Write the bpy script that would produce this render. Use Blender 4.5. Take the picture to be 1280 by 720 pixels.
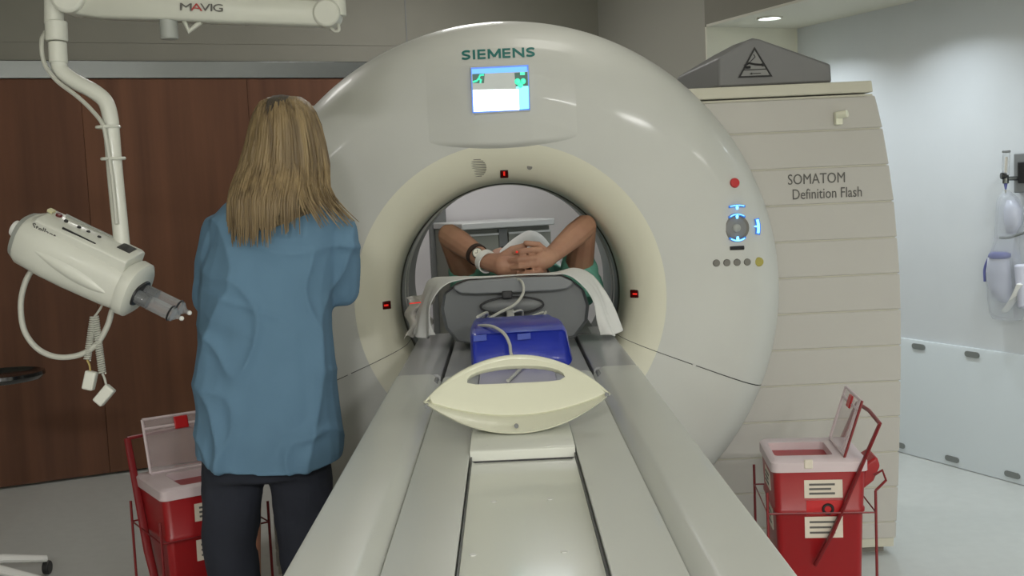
import bpy, bmesh, math, random
from mathutils import Vector, Matrix, noise
random.seed(7)
R = math.radians
scn = bpy.context.scene
for o in list(bpy.data.objects): bpy.data.objects.remove(o)
COL = scn.collection

# ------------------------------------------------------------------ camera
F = 1400.0
CAM = Vector((-0.02, -3.75, 1.38))
PITCH, ROLL, YAW = R(5.04), R(2.6), R(0.22)
fw = Vector((math.sin(YAW)*math.cos(PITCH), math.cos(YAW)*math.cos(PITCH), -math.sin(PITCH)))
rt = Vector((math.cos(YAW), -math.sin(YAW), 0)); up = rt.cross(fw)
r2 = rt*math.cos(ROLL) - up*math.sin(ROLL); u2 = up*math.cos(ROLL) + rt*math.sin(ROLL)
cd = bpy.data.cameras.new('camera'); cam = bpy.data.objects.new('camera', cd); COL.objects.link(cam)
cd.sensor_width = 36; cd.lens = F/1280*36; cd.clip_start = .05; cd.clip_end = 60
m = Matrix((r2, u2, -fw)).transposed().to_4x4(); m.translation = CAM; cam.matrix_world = m
scn.camera = cam
def ray(x, y): return fw + r2*((x-640)/F) + u2*((360-y)/F)
def pY(x, y, Y): d = ray(x, y); return CAM + d*((Y-CAM.y)/d.y)
def pZ(x, y, z): d = ray(x, y); return CAM + d*((z-CAM.z)/d.z)
def pD(x, y, dep): return CAM + ray(x, y)*dep
# room frame: the scanner stands at an angle in the room
RA = R(23.5); E1 = Vector((math.cos(RA), math.sin(RA), 0)); E2 = Vector((-math.sin(RA), math.cos(RA), 0))
RM = Matrix.Rotation(RA, 4, 'Z')
def rm(s, t, z): return E1*s + E2*t + Vector((0, 0, z))

# ------------------------------------------------------------------ view, world, lights
vs = scn.view_settings
vs.view_transform = 'Standard'; vs.look = 'None'; vs.gamma = 1; vs.use_curve_mapping = False
vs.exposure = -0.12
w = bpy.data.worlds.new('world'); scn.world = w; w.use_nodes = True
w.node_tree.nodes['Background'].inputs[0].default_value = (.5, .55, .55, 1)
w.node_tree.nodes['Background'].inputs[1].default_value = .12
def lamp(name, loc, power, size, color=(1, 1, 1), spot=None, aim=(0, 0, -1), sizey=None, spread=None):
    if spot:
        l = bpy.data.lights.new(name, 'SPOT'); l.spot_size = R(spot); l.spot_blend = .7; l.shadow_soft_size = size
    else:
        l = bpy.data.lights.new(name, 'AREA'); l.size = size
        l.shape = 'RECTANGLE' if sizey else 'DISK'
        if sizey: l.size_y = sizey
        if spread: l.spread = R(spread)
    l.energy = power; l.color = color
    o = bpy.data.objects.new(name, l); COL.objects.link(o); o.location = loc
    o.rotation_euler = Vector(aim).to_track_quat('-Z', 'Y').to_euler()
    return o
CEIL = 2.75; SOF = 2.17
WARM = (1, .985, .975); COOL = (.85, .94, 1)
FILL_LIGHTS = [(-4.5, -4.2), (-2.8, -5.6), (-.9, -6.6), (1.0, -6.2), (.2, -.3), (-.9, 1.55), (.55, 1.75)]  # unseen; most added, in a room lengthened for them, to light the gantry
FILL_POWER = [30, 185, 160, 45, 2, 5, 12]
for (s, t), pw in zip(FILL_LIGHTS, FILL_POWER):
    lamp('ceiling_fill_light', rm(s, t, CEIL-.03), pw, .6 if pw > 40 else .44, WARM)
SOF_LIGHTS = [(1.987, 1.207), (1.96, .36), (1.96, -.6), (1.96, -1.6)]
for s, t in SOF_LIGHTS:
    lamp('soffit_lamp_light', rm(s, t, SOF-.02), 5.0, .12, COOL, spread=134)

# ------------------------------------------------------------------ materials
def lin(c):
    f = lambda v: v/12.92 if v <= .04045 else ((v+.055)/1.055)**2.4
    return tuple(f(v/255) for v in c) + (1,)
def mat(name, c, rough=.5, metal=0, var=0, vscale=6, vstretch=(1, 1, 1), bump=0, bscale=40, emit=0, alpha=1,
        trans=0, coat=0, spec=.5, c2=None, bstretch=(1, 1, 1), sheen=0, sss=0):
    mt = bpy.data.materials.new(name); mt.use_nodes = True
    nt = mt.node_tree; b = nt.nodes['Principled BSDF']
    col = lin(c); b.inputs['Base Color'].default_value = col
    b.inputs['Roughness'].default_value = rough; b.inputs['Metallic'].default_value = metal
    b.inputs['Alpha'].default_value = alpha; b.inputs['Transmission Weight'].default_value = trans
    b.inputs['Coat Weight'].default_value = coat; b.inputs['Coat Roughness'].default_value = .08
    b.inputs['Specular IOR Level'].default_value = spec
    if sss:
        b.inputs['Subsurface Weight'].default_value = sss; b.inputs['Subsurface Radius'].default_value = (.012, .005, .003)
    if sheen: b.inputs['Sheen Weight'].default_value = sheen
    tc = nt.nodes.new('ShaderNodeTexCoord')
    if var or c2:
        mp = nt.nodes.new('ShaderNodeMapping'); mp.inputs['Scale'].default_value = vstretch
        n = nt.nodes.new('ShaderNodeTexNoise'); n.inputs['Scale'].default_value = vscale; n.inputs['Detail'].default_value = 5
        nt.links.new(tc.outputs['Object'], mp.inputs[0]); nt.links.new(mp.outputs[0], n.inputs['Vector'])
        cr = nt.nodes.new('ShaderNodeValToRGB'); nt.links.new(n.outputs['Fac'], cr.inputs[0])
        cr.color_ramp.elements[0].position = .3; cr.color_ramp.elements[1].position = .7
        if c2: a0, a1 = col, lin(c2)
        else:
            a0 = tuple(v*(1-var) for v in col[:3]) + (1,); a1 = tuple(min(1, v*(1+var)) for v in col[:3]) + (1,)
        cr.color_ramp.elements[0].color = a0; cr.color_ramp.elements[1].color = a1
        nt.links.new(cr.outputs[0], b.inputs['Base Color'])
    if bump:
        mp = nt.nodes.new('ShaderNodeMapping'); mp.inputs['Scale'].default_value = bstretch
        n = nt.nodes.new('ShaderNodeTexNoise'); n.inputs['Scale'].default_value = bscale; n.inputs['Detail'].default_value = 4
        bp = nt.nodes.new('ShaderNodeBump'); bp.inputs['Strength'].default_value = bump; bp.inputs['Distance'].default_value = .01
        nt.links.new(tc.outputs['Object'], mp.inputs[0]); nt.links.new(mp.outputs[0], n.inputs['Vector'])
        nt.links.new(n.outputs['Fac'], bp.inputs['Height']); nt.links.new(bp.outputs[0], b.inputs['Normal'])
    if emit:
        b.inputs['Emission Color'].default_value = col; b.inputs['Emission Strength'].default_value = emit
    return mt
M = dict(
    shell=mat('white_shell_paint', (199, 200, 194), .42, coat=.12, var=.015),
    cream=mat('cream_ring_paint', (222, 220, 200), .42, coat=.1),
    cabinet=mat('panel_paint', (184, 181, 174), .5, var=.01),
    cabgap=mat('panel_gap', (120, 116, 108), .7),
    cabside=mat('panel_side_paint', (196, 193, 176), .5),
    core=mat('gantry_core', (90, 90, 88), .7),
    bore=mat('bore_grey', (140, 141, 142), .35, coat=.2),
    boretrim=mat('bore_trim', (205, 205, 200), .3),
    darkrim=mat('dark_rim', (88, 86, 78), .5),
    dark=mat('dark_plastic', (35, 35, 36), .4),
    black=mat('black_gloss', (12, 12, 13), .2, coat=.4),
    midgrey=mat('mid_grey_plastic', (120, 122, 122), .45),
    wedge=mat('grey_plastic', (112, 112, 112), .5, var=.02),
    teal=mat('teal_ink', (32, 110, 104), .5),
    ink=mat('grey_ink', (92, 90, 86), .6),
    blackink=mat('black_ink', (30, 30, 30), .6),
    redink=mat('red_ink', (170, 60, 55), .6),
    red=mat('red_button_plastic', (190, 28, 32), .35),
    laser=mat('laser_red', (225, 40, 30), .4, emit=.7),
    laserglass=mat('laser_window_glass', (70, 14, 12), .15),
    blueled=mat('blue_led', (120, 200, 255), .4, emit=2.2),
    bluehalo=mat('blue_led_surround', (60, 120, 210), .4, emit=.5),
    button=mat('grey_button', (110, 108, 100), .4),
    yellowbtn=mat('yellow_button', (160, 150, 50), .4),
    scr_white=mat('screen_white', (235, 248, 255), .3, emit=3.0),
    scr_cyan=mat('screen_cyan', (130, 238, 250), .3, emit=1.3),
    scr_blue=mat('screen_blue', (95, 165, 250), .3, emit=1.1),
    scr_grey=mat('screen_grey', (165, 170, 165), .3, emit=.5),
    scr_green=mat('screen_green', (70, 225, 180), .3, emit=1.0),
    scr_dark=mat('screen_dark_green', (45, 95, 80), .3, emit=.3),
    scr_edge=mat('screen_edge_blue', (85, 130, 215), .3, emit=.6),
    table=mat('table_paint', (198, 200, 194), .42, coat=.15, var=.012),
    tablegrey=mat('table_grey_cover', (162, 163, 164), .35, coat=.2, var=.02),
    channel=mat('channel_paint', (206, 208, 198), .28, coat=.3),
    handle=mat('end_plate_cream', (222, 222, 200), .3, coat=.3),
    lav=mat('pale_lavender_plastic', (180, 178, 190), .5),
    holder=mat('holder_grey', (112, 115, 116), .5, var=.03),
    holder2=mat('holder_rim_grey', (128, 131, 133), .45),
    bluevinyl=mat('blue_vinyl', (34, 52, 168), .3, coat=.3, var=.06, bump=.15, bscale=14),
    sheet=mat('white_sheet_cloth', (214, 214, 210), .85, bump=.2, bscale=30),
    cable=mat('pale_cable', (186, 186, 176), .45),
    wood=mat('dark_wood', (86, 58, 43), .68, c2=(106, 71, 53), vscale=3, vstretch=(4, 4, .25), spec=.25),
    wood2=mat('dark_wood_b', (92, 62, 46), .68, c2=(112, 76, 56), vscale=3, vstretch=(4, 4, .25), spec=.25),
    steel=mat('brushed_steel', (122, 125, 125), .26, metal=.9, bump=.05, bscale=30, bstretch=(1, 1, 40)),
    wallgrey=mat('grey_wall_paint', (132, 130, 120), .8, var=.02),
    wallwhite=mat('white_wall_paint', (206, 210, 213), .75, var=.015),
    walljog=mat('cream_wall_paint', (214, 213, 198), .75),
    ceil=mat('ceiling_paint', (205, 203, 190), .8),
    floor=mat('pale_vinyl_floor', (186, 188, 184), .38, var=.03, vscale=20),
    guard=mat('white_guard_board', (206, 213, 216), .45),
    tab=mat('grey_guard_tab', (120, 124, 122), .6),
    injector=mat('injector_white', (214, 215, 205), .35, coat=.2),
    injgrey=mat('injector_grey', (160, 163, 158), .4),
    arm=mat('arm_white_paint', (200, 201, 190), .4),
    glass=mat('clear_plastic', (214, 218, 222), .08, trans=.6, alpha=.45),
    binred=mat('red_bin_plastic', (154, 22, 27), .38, coat=.1),
    bindark=mat('bin_inside_red', (150, 15, 20), .6),
    wire=mat('red_wire', (120, 22, 26), .4),
    lid=mat('frosted_lid', (216, 200, 202), .45, alpha=.9),
    flap=mat('clear_flap', (205, 190, 190), .3, alpha=.3),
    label=mat('bin_label_paper', (216, 206, 190), .7),
    gown=mat('blue_gown_fabric', (98, 132, 158), .85, bump=.25, bscale=9, var=.06, vscale=4),
    navy=mat('charcoal_navy_trousers', (40, 43, 54), .9, var=.12, vscale=10, bump=.3, bscale=14),
    hair=mat('blonde_hair', (98, 80, 54), .5, c2=(160, 138, 100), vscale=16, vstretch=(3, 3, .22), bump=.5, bscale=30, bstretch=(4, 4, .2)),
    hairroot=mat('dark_hair_root', (78, 70, 60), .6),
    skin=mat('skin', (196, 138, 112), .55, var=.05, vscale=9, sss=.08),
    skin2=mat('tanned_skin', (178, 136, 110), .55, c2=(164, 120, 98), vscale=14, sss=.08),
    eye=mat('eye_white', (230, 228, 220), .2), iris=mat('eye_iris', (60, 45, 35), .2), lip=mat('lip', (165, 95, 88), .5),
    darkhair=mat('short_dark_hair', (60, 52, 46), .7, bump=.5, bscale=80),
    tealgown=mat('teal_gown_cloth', (112, 178, 158), .85, bump=.3, bscale=18, var=.08),
    shoe=mat('white_shoe', (200, 200, 198), .6),
    watchface=mat('watch_face', (215, 212, 196), .3), strap=mat('watch_strap', (52, 36, 30), .6),
    band=mat('white_wristband', (226, 226, 222), .5),
    counter=mat('white_counter', (206, 208, 208), .4), cabdoor=mat('grey_cabinet_door', (136, 138, 130), .5),
    bag=mat('clear_bag', (214, 218, 226), .18, trans=.5, alpha=.38), purple=mat('purple_band', (96, 100, 160), .4),
    maskwhite=mat('frosted_mask_plastic', (206, 208, 222), .35, alpha=.85),
    lampglow=mat('lamp_glow', (255, 250, 235), .4, emit=4), lampcool=mat('lamp_glow_cool', (235, 248, 255), .4, emit=6),
)

# ------------------------------------------------------------------ mesh helpers
class MB:
    def __init__(s): s.V = []; s.F = []
    def add(s, V, Fc, T=None):
        n = len(s.V)
        s.V += [(T @ Vector(v)) if T else Vector(v) for v in V]
        s.F += [tuple(i+n for i in f) for f in Fc]; return s
    def box(s, x0, x1, y0, y1, z0, z1, T=None):
        V = [(x, y, z) for z in (z0, z1) for y in (y0, y1) for x in (x0, x1)]
        return s.add(V, [(0, 2, 3, 1), (4, 5, 7, 6), (0, 1, 5, 4), (2, 6, 7, 3), (0, 4, 6, 2), (1, 3, 7, 5)], T)
    def prism(s, poly, lo, hi, axis='Y', T=None):
        f = {'Y': lambda p, h: (p[0], h, p[1]), 'Z': lambda p, h: (p[0], p[1], h), 'X': lambda p, h: (h, p[0], p[1])}[axis]
        n = len(poly); V = [f(p, lo) for p in poly] + [f(p, hi) for p in poly]
        Fc = [tuple(range(n))[::-1], tuple(range(n, 2*n))] + [(i, (i+1) % n, n+(i+1) % n, n+i) for i in range(n)]
        return s.add(V, Fc, T)
    def loft(s, rings, caps=True, closed=False, T=None):
        n = len(rings[0]); V = [p for r in rings for p in r]; Fc = []
        k = len(rings)
        for a in range(k if closed else k-1):
            b = (a+1) % k
            for i in range(n):
                j = (i+1) % n; Fc.append((a*n+i, a*n+j, b*n+j, b*n+i))
        if caps and not closed: Fc += [tuple(range(n))[::-1], tuple(range((k-1)*n, k*n))]
        return s.add(V, Fc, T)
    def tube(s, path, r, n=10, caps=True, closed=False, T=None, flat=1.0):
        P = [Vector(p) for p in path]; k = len(P)
        rr = r if isinstance(r, (list, tuple)) else [r]*k
        rings = []; up_ = None
        for i in range(k):
            if closed: t = P[(i+1) % k]-P[i-1]
            else: t = P[min(i+1, k-1)]-P[max(i-1, 0)]
            t.normalize()
            if up_ is None:
                up_ = Vector((0, 0, 1)) if abs(t.z) < .9 else Vector((0, 1, 0))
            up_ = (up_ - t*up_.dot(t)).normalized(); sd = t.cross(up_)
            rings.append([P[i] + (sd*math.cos(a) + up_*flat*math.sin(a))*rr[i] for a in [2*math.pi*q/n for q in range(n)]])
        return s.loft(rings, caps, closed, T)
    def ell(s, c, rx, ry=None, rz=None, n=16, m_=10, T=None):
        ry = ry or rx; rz = rz or rx; c = Vector(c)
        rings = []
        for j in range(1, m_):
            th = math.pi*j/m_
            rings.append([c + Vector((rx*math.sin(th)*math.cos(a), ry*math.sin(th)*math.sin(a), -rz*math.cos(th))) for a in [2*math.pi*q/n for q in range(n)]])
        return s.loft(rings, True, False, T)
    def chain(s, pts, rad, n=12):
        s.tube(pts, rad, n)
        for p, r in zip(pts, rad): s.ell(p, r*.995, n=n, m_=8)
        return s
    def lathe(s, prof, cx, cz, a0=0, a1=360, n=96):
        full = abs(a1-a0-360) < 1e-6; k = len(prof); cols = n if full else n+1; V = []
        for q in range(cols):
            a = R(a0+(a1-a0)*q/n)
            for r, y in prof: V.append((cx+r*math.cos(a), y, cz+r*math.sin(a)))
        Fc = []
        for q in range(n):
            q2 = (q+1) % cols
            for i in range(k-1): Fc.append((q*k+i, q*k+i+1, q2*k+i+1, q2*k+i))
        return s.add(V, Fc)
    def cyl(s, p0, p1, r, n=16, r1=None, T=None): return s.tube([p0, p1], [r, r if r1 is None else r1], n, T=T)
    def grid(s, fn, nu, nv):
        V = [fn(i/(nu-1), j/(nv-1)) for j in range(nv) for i in range(nu)]
        Fc = [(j*nu+i, j*nu+i+1, (j+1)*nu+i+1, (j+1)*nu+i) for j in range(nv-1) for i in range(nu-1)]
        return s.add(V, Fc)
    def build(s, name, mt, parent=None, bevel=0, seg=2, ang=38, solid=0, flip=True):
        off = Vector()
        p = parent
        while p is not None: off += p.location; p = p.parent
        me = bpy.data.meshes.new(name); me.from_pydata([v-off for v in s.V], [], s.F)
        if flip:
            b = bmesh.new(); b.from_mesh(me); bmesh.ops.recalc_face_normals(b, faces=b.faces); b.to_mesh(me); b.free()
        me.shade_smooth(); me.set_sharp_from_angle(angle=R(ang))
        o = bpy.data.objects.new(name, me); COL.objects.link(o); o.parent = parent
        me.materials.append(M[mt] if isinstance(mt, str) else mt)
        if solid:
            md = o.modifiers.new('solid', 'SOLIDIFY'); md.thickness = solid; md.offset = 0
        if bevel:
            md = o.modifiers.new('bevel', 'BEVEL'); md.width = bevel; md.segments = seg; md.limit_method = 'ANGLE'; md.angle_limit = R(40)
            md.harden_normals = False
        return o
def rebase(o, loc):
    """move a top-level object's origin to loc without moving its mesh"""
    loc = Vector(loc); o.data.transform(Matrix.Translation(-loc)); o.location = loc; return o
def root(name, loc, label, cat, group=None):
    o = bpy.data.objects.new(name, None); COL.objects.link(o); o.location = loc; o.empty_display_size = .1
    return tag(o, label, cat, group)
def tag(o, label=None, cat=None, group=None, kind=None):
    if label: o['label'] = label
    if cat: o['category'] = cat
    if group: o['group'] = group
    if kind: o['kind'] = kind
    return o
def struct(o): o['kind'] = 'structure'; return o
def remesh(name, mb, voxel, mt, parent=None, it=6, fac=.5, disp=None):
    t = mb.build('tmp', mt)
    a = t.modifiers.new('r', 'REMESH'); a.mode = 'VOXEL'; a.voxel_size = voxel
    if it:
        b = t.modifiers.new('s', 'SMOOTH'); b.iterations = it; b.factor = fac
    dg = bpy.context.evaluated_depsgraph_get(); dg.update()
    me = bpy.data.meshes.new_from_object(t.evaluated_get(dg)); bpy.data.objects.remove(t)
    me.name = name
    if disp:
        ns = [v.normal.copy() for v in me.vertices]
        for v, nn in zip(me.vertices, ns): v.co = disp(v.co, nn)
    off = Vector(); p = parent
    while p is not None: off += p.location; p = p.parent
    me.transform(Matrix.Translation(-off)); me.shade_smooth()
    if not me.materials: me.materials.append(M[mt])
    o = bpy.data.objects.new(name, me); COL.objects.link(o); o.parent = parent
    return o
def text(name, body, T, size, mt, parent, bold=0, depth=.001, align='LEFT', sx=1.0, space=1.0):
    cu = bpy.data.curves.new(name, 'FONT'); cu.body = body; cu.size = size; cu.extrude = depth; cu.offset = bold
    cu.align_x = align; cu.space_character = space; cu.resolution_u = 3
    t = bpy.data.objects.new('tmp', cu); COL.objects.link(t)
    dg = bpy.context.evaluated_depsgraph_get(); dg.update()
    me = bpy.data.meshes.new_from_object(t.evaluated_get(dg)); bpy.data.objects.remove(t)
    me.name = name; off = Vector(); p = parent
    while p is not None: off += p.location; p = p.parent
    me.transform(Matrix.Translation(-off) @ T @ Matrix.Diagonal((sx, 1, 1, 1)))
    me.materials.clear(); me.materials.append(M[mt])
    o = bpy.data.objects.new(name, me); COL.objects.link(o); o.parent = parent; return o
def frame(o, x, z):   # 4x4 from origin, local x, local z
    x = Vector(x).normalized(); z = Vector(z); z = (z - x*z.dot(x)).normalized(); y = z.cross(x)
    T = Matrix((x, y, z)).transposed().to_4x4(); T.translation = Vector(o); return T
def facing(o): return frame(o, (1, 0, 0), (0, -1, 0))   # flat things lying in XZ, seen from -Y
def spline(pts, n=8):
    P = [Vector(p) for p in pts]; P = [P[0]*2-P[1]] + P + [P[-1]*2-P[-2]]; out = []
    for i in range(1, len(P)-2):
        a, b, c, d = P[i-1:i+3]
        for k in range(n):
            t = k/n
            out.append(.5*((2*b) + (c-a)*t + (2*a-5*b+4*c-d)*t*t + (3*b-a-3*c+d)*t**3))
    return out + [P[-2]]
def lerp_tab(tab, x):
    if x <= tab[0][0]: return tab[0][1]
    for (a, b), (c, d) in zip(tab, tab[1:]):
        if x <= c: return b + (d-b)*(x-a)/(c-a)
    return tab[-1][1]

# ------------------------------------------------------------------ the room
SL, SR, TF, TB = -5.3, 2.41, -8.2, 2.69      # left / right / front / back in the room frame
SB, TJ = 1.83, 1.53                           # soffit edge, jog wall
def rbox(s0, s1, t0, t1, z0, z1): return MB().box(s0, s1, t0, t1, z0, z1, RM)
struct(rbox(SL-.1, SR+.1, TF-.1, TB+.1, -.1, 0).build('floor', 'floor'))
struct(rbox(SL-.1, SB, TF-.1, TB+.1, CEIL, CEIL+.1).build('ceiling', 'ceil'))
struct(rbox(SB, SR+.1, TF-.1, TJ+.012, SOF+.012, CEIL+.1).build('ceiling_bulkhead', 'wallgrey'))
struct(rbox(SB, SR+.1, TF-.1, TJ, SOF, SOF+.012).build('ceiling_soffit', 'ceil'))
struct(rbox(SR, SR+.1, TF-.1, TB+.1, 0, SOF).build('wall_right', 'wallwhite'))
struct(rbox(SB, SR, TJ+.012, TB, 0, CEIL).build('wall_corner', mat('grey_wall_lightened', (158, 157, 147), .8)))  # wall grey lightened in colour to make up for light missing on this side
struct(rbox(SB, SR, TJ, TJ+.012, 0, SOF).build('wall_corner_face', 'walljog'))
struct(rbox(SL-.1, SB, TB, TB+.1, 0, CEIL).build('wall_back', 'wallgrey'))
struct(rbox(SL-.1, SL, TF-.1, TB, 0, CEIL).build('wall_left', 'wallgrey'))
struct(rbox(SL, SR, TF-.1, TF, 0, CEIL).build('wall_front', 'walljog'))
struct(rbox(SL, .62, TB-.055, TB, 2.03, 2.12).build('trim_1', 'steel', bevel=.004))
struct(rbox(SL, .75, TB-.003, TB, 2.215, 2.228).build('trim_2', 'wallgrey'))
struct(rbox(.592, .598, TB-.004, TB, 2.12, CEIL).build('trim_3', 'midgrey'))
for i, (a, b, mt) in enumerate([(-2.05, -1.1635, 'wood'), (-1.162, -.3315, 'wood2'), (-.330, .52, 'wood'), (-2.9, -2.0515, 'wood2')]):
    struct(rbox(a, b, TB-.045, TB, .012, 2.03).build('door_%d' % (i+1), mt, bevel=.0015))
struct(rbox(.66, .76, TB-.05, TB, 0, 2.02).build('trim_4', 'midgrey', bevel=.004))
struct(rbox(.525, SB, TB-.02, TB, 0, 2.02).build('wall_back_lower', mat('pale_lavender_wall', (226, 223, 226), .7), bevel=.003))
# guard boards along the right wall with slotted tabs
gb = struct(MB().prism([(SR, .003), (SR-.022, .003), (SR-.022, .555), (SR-.016, .57), (SR, .57)], -1.9, TJ, 'Y', RM).build('baseboard_right', 'guard'))
for t, z in [(.648, .543), (.32, .543), (-.02, .543), (-.36, .543), (.99, .543), (.79, .037), (.445, .037), (.10, .037), (-.25, .037), (1.13, .037)]:
    L = .042; poly = [(t + sx*(L-.013) + .013*math.cos(R(a)), z + .013*math.sin(R(a))) for sx, a0 in ((1, -90), (-1, 90)) for a in [a0 + 180*k/6 for k in range(7)]]
    MB().prism(poly, SR-.027, SR-.02, 'X', RM).build('tab', 'tab', gb)
# ceiling downlights
def downlight(p, r, glow, label, grp=None):
    e = root('ceiling_downlight', p, label, 'light', grp)
    n = 28
    ringp = [(math.cos(2*math.pi*k/n), math.sin(2*math.pi*k/n)) for k in range(n)]
    mb = MB(); mb.loft([[p+Vector((c*q, s_*q, z)) for c, s_ in ringp] for q, z in ((r*1.18, 0), (r*1.16, -.008), (r, -.008), (r*.96, .0))], caps=False)
    mb.build('trim_ring', 'ceil', e)
    MB().loft([[p+Vector((c*q, s_*q, -.003+zz)) for c, s_ in ringp] for q, zz in ((r*.97, 0), (r*.97, .002))]).build('lens', glow, e)
    return e
for k, (s, t) in enumerate(SOF_LIGHTS[:1]):
    downlight(rm(s, t, SOF), .055, 'lampcool', 'round recessed downlight in the low ceiling above the grey wedge')
for k, (s, t) in enumerate(SOF_LIGHTS[1:]):
    downlight(rm(s, t, SOF), .055, 'lampcool', 'recessed downlight in the low ceiling along the white right wall', 'soffit downlights out of frame')
for s, t in FILL_LIGHTS:  # fixtures drawn for the added lights, all out of view
    downlight(rm(s, t, CEIL), .22, 'lampglow', 'large round ceiling light added out of frame to light the scanner room', 'added ceiling lights out of frame')

# ------------------------------------------------------------------ CT scanner
GX, GZ = -.012, 1.01
g = root('ct_scanner', (GX, .45, 0), 'large white round CT scanner gantry with a cream ring around its bore', 'scanner')
RINGP = [(.392, .26), (.3925, .17), (.395, .115), (.401, .083), (.412, .058), (.43, .037), (.455, .019), (.485, .007), (.51, .002), (.525, .0)]
FACEP = [(.525, .0), (.6, -.002), (.68, .0), (.75, .004), (.80, .010), (.84, .021), (.872, .040), (.90, .068), (.923, .105), (.942, .155), (.952, .21), (.957, .27), (.957, .34), (.945, .40), (.92, .43)]
def faceY(r): return lerp_tab(FACEP, r)
PART = 22.3
for nm, prof, mt in (('cover', FACEP, 'shell'), ('bore_ring', RINGP, 'cream')):
    MB().lathe(prof, GX, GZ, -PART+.12, 180+PART-.12, 120).build('upper_'+nm, mt, g, ang=60)
    MB().lathe(prof, GX, GZ, 180+PART+.12, 360-PART-.12, 80).build('lower_'+nm, mt, g, ang=60)
MB().lathe([(.396, .262), (.400, .14), (.418, .066), (.46, .026), (.53, .008), (.75, .012), (.86, .04), (.93, .14), (.945, .3), (.915, .42), (.90, .43), (.90, .93), (.86, .98), (.52, 1.0), (.43, .96), (.396, .88)], GX, GZ).build('gantry_body', 'core', g, ang=50)
MB().lathe([(.90, .432), (.915, .45), (.915, .9), (.87, .985), (.52, 1.005), (.43, .965), (.398, .90)], GX, GZ).build('rear_cover', 'shell', g, ang=50)
MB().lathe([(.392, .26), (.3915, .30), (.3915, .90)], GX, GZ).build('bore_tunnel', 'bore', g, ang=60)
for y in (.405, .50):
    MB().lathe([(.3915, y), (.387, y+.003), (.387, y+.012), (.3915, y+.015)], GX, GZ).build('scan_window_rim', 'boretrim', g)
MB().lathe([(.3918, .235), (.3885, .24), (.3885, .275), (.3918, .28)], GX, GZ).build('bore_edge_seal', 'darkrim', g)
# foot under the disc
MB().box(-.80, .80, .30, .95, 0, .25).build('floor_base', 'cabgap', g, bevel=.02)
# little bright screw heads on the parting line
for a in (180+PART, 360-PART):
    r = .60 if a < 270 else .66
    p = Vector((GX+r*math.cos(R(a)), faceY(r), GZ+r*math.sin(R(a))))
    MB().cyl(p+Vector((0, .002, 0)), p+Vector((0, -.004, 0)), .006, 12).build('latch', 'boretrim', g)

# side cabinets made of horizontal panels
EDGE = [pY(x, y, .2) for x, y in [(1090, 108), (1096, 130), (1103, 160), (1111, 206), (1117, 250), (1121, 296), (1124.5, 342), (1126, 395), (1126, 450), (1125, 520), (1123, 600), (1118, 703)]]
EDGET = sorted([(p.z, p.x) for p in EDGE]); 
def edgeR(z): return lerp_tab(EDGET, z)
def edgeL(z): return -.90 + max(0, z-1.0)*.09
SEAM = [1.65, 1.535] + [1.535-.1285*k for k in range(1, 12)] + [.06]
for side in (1, -1):
    ed = (lambda z: edgeR(z)) if side > 0 else (lambda z: edgeL(z))
    x_in = .47*side
    zs = [.03 + (1.655-.03)*k/24 for k in range(25)]
    poly = [(x_in, .03)] + [(ed(z)-side*.006, z) for z in zs] + [(x_in, 1.655)]
    cb = MB().prism(poly, .2005, .93, 'Y').build('side_cabinet', 'cabside', g, ang=30)
    for a, b in zip(SEAM, SEAM[1:]):
        hi, lo = a-.002, b+.002
        zz = [lo + (hi-lo)*k/3 for k in range(4)]
        poly = [(x_in, lo)] + [(ed(z), z) for z in zz] + [(x_in, hi)]
        MB().prism(poly, .196, .213, 'Y').build('panel', 'cabinet', cb, bevel=.0035, seg=2)
    poly = [(x_in, 1.66), (ed(1.68), 1.66), (ed(1.70)-side*.004, 1.70), (x_in, 1.70)]
    MB().prism(poly, .188, .95, 'Y').build('top_lid', 'cabside', cb, bevel=.004)
    MB().box(min(x_in, ed(.05)-side*.03), max(x_in, ed(.05)-side*.03), .24, .9, 0, .03).build('plinth', 'cabgap', cb)
    if side > 0:
        h = pY(1050, 148, .19)
        mb = MB().box(h.x-.02, h.x+.004, .17, .197, h.z-.022, h.z+.022); mb.cyl((h.x-.014, .178, h.z+.010), (h.x+.016, .155, h.z+.014), .013)
        mb.build('hook', 'handle', cb, bevel=.002)
        p = pY(984.5, 231, .1945); text('lettering', 'SOMATOM', facing(p), .052, 'ink', cb, 0, .0008, sx=.80)
        p = pY(990, 249.5, .1945); text('lettering', 'Definition Flash', facing(p), .052, 'ink', cb, 0, .0008, sx=.76)

# display pad on the upper face
def padY(x, z):     # x relative to the gantry centre
    lip = 1.545-.028*(1-(x/.30)**2); v = (z-lip)/(1.915-lip)
    sx = min(1, max(0, 1-abs(x)/.295)*1.25); sx = sx*sx*(3-2*sx)
    sv = max(0, min(1, v/.03)); st = max(0, min(1, (1-v)*2.6)); st = st*st*(3-2*st)
    return faceY(math.hypot(x, z-GZ)) + .0015 - .0135*sx*sv*st
def pad(u, v):
    x = -.30+.60*u; lip = 1.545-.028*(1-(x/.30)**2); z = lip+(1.915-lip)*(v if v > .04 else v*.75)
    return Vector((GX+x, padY(x, z), z))
MB().grid(pad, 61, 90).build('display_pad', 'shell', g, ang=80)
PY = -.0165
def fr(x, z, y=PY): return Vector((x, y, z))
scr = MB().prism([(-.106, 1.628), (.083, 1.632), (.084, 1.787), (-.108, 1.787)], PY, .01).build('display', 'shell', g, bevel=.006, seg=3)
q = pY
def quad(pts, y, mt, name, par, th=.002):
    P = [pY(a, b, y) for a, b in pts]
    return MB().prism([(p.x, p.z) for p in P], y-th, y+.003).build(name, mt, par)
quad([(588.5, 84.5), (660.5, 81), (662.5, 137.5), (590.5, 141.5)], PY-.001, 'scr_edge', 'screen_bezel', scr)
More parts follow.
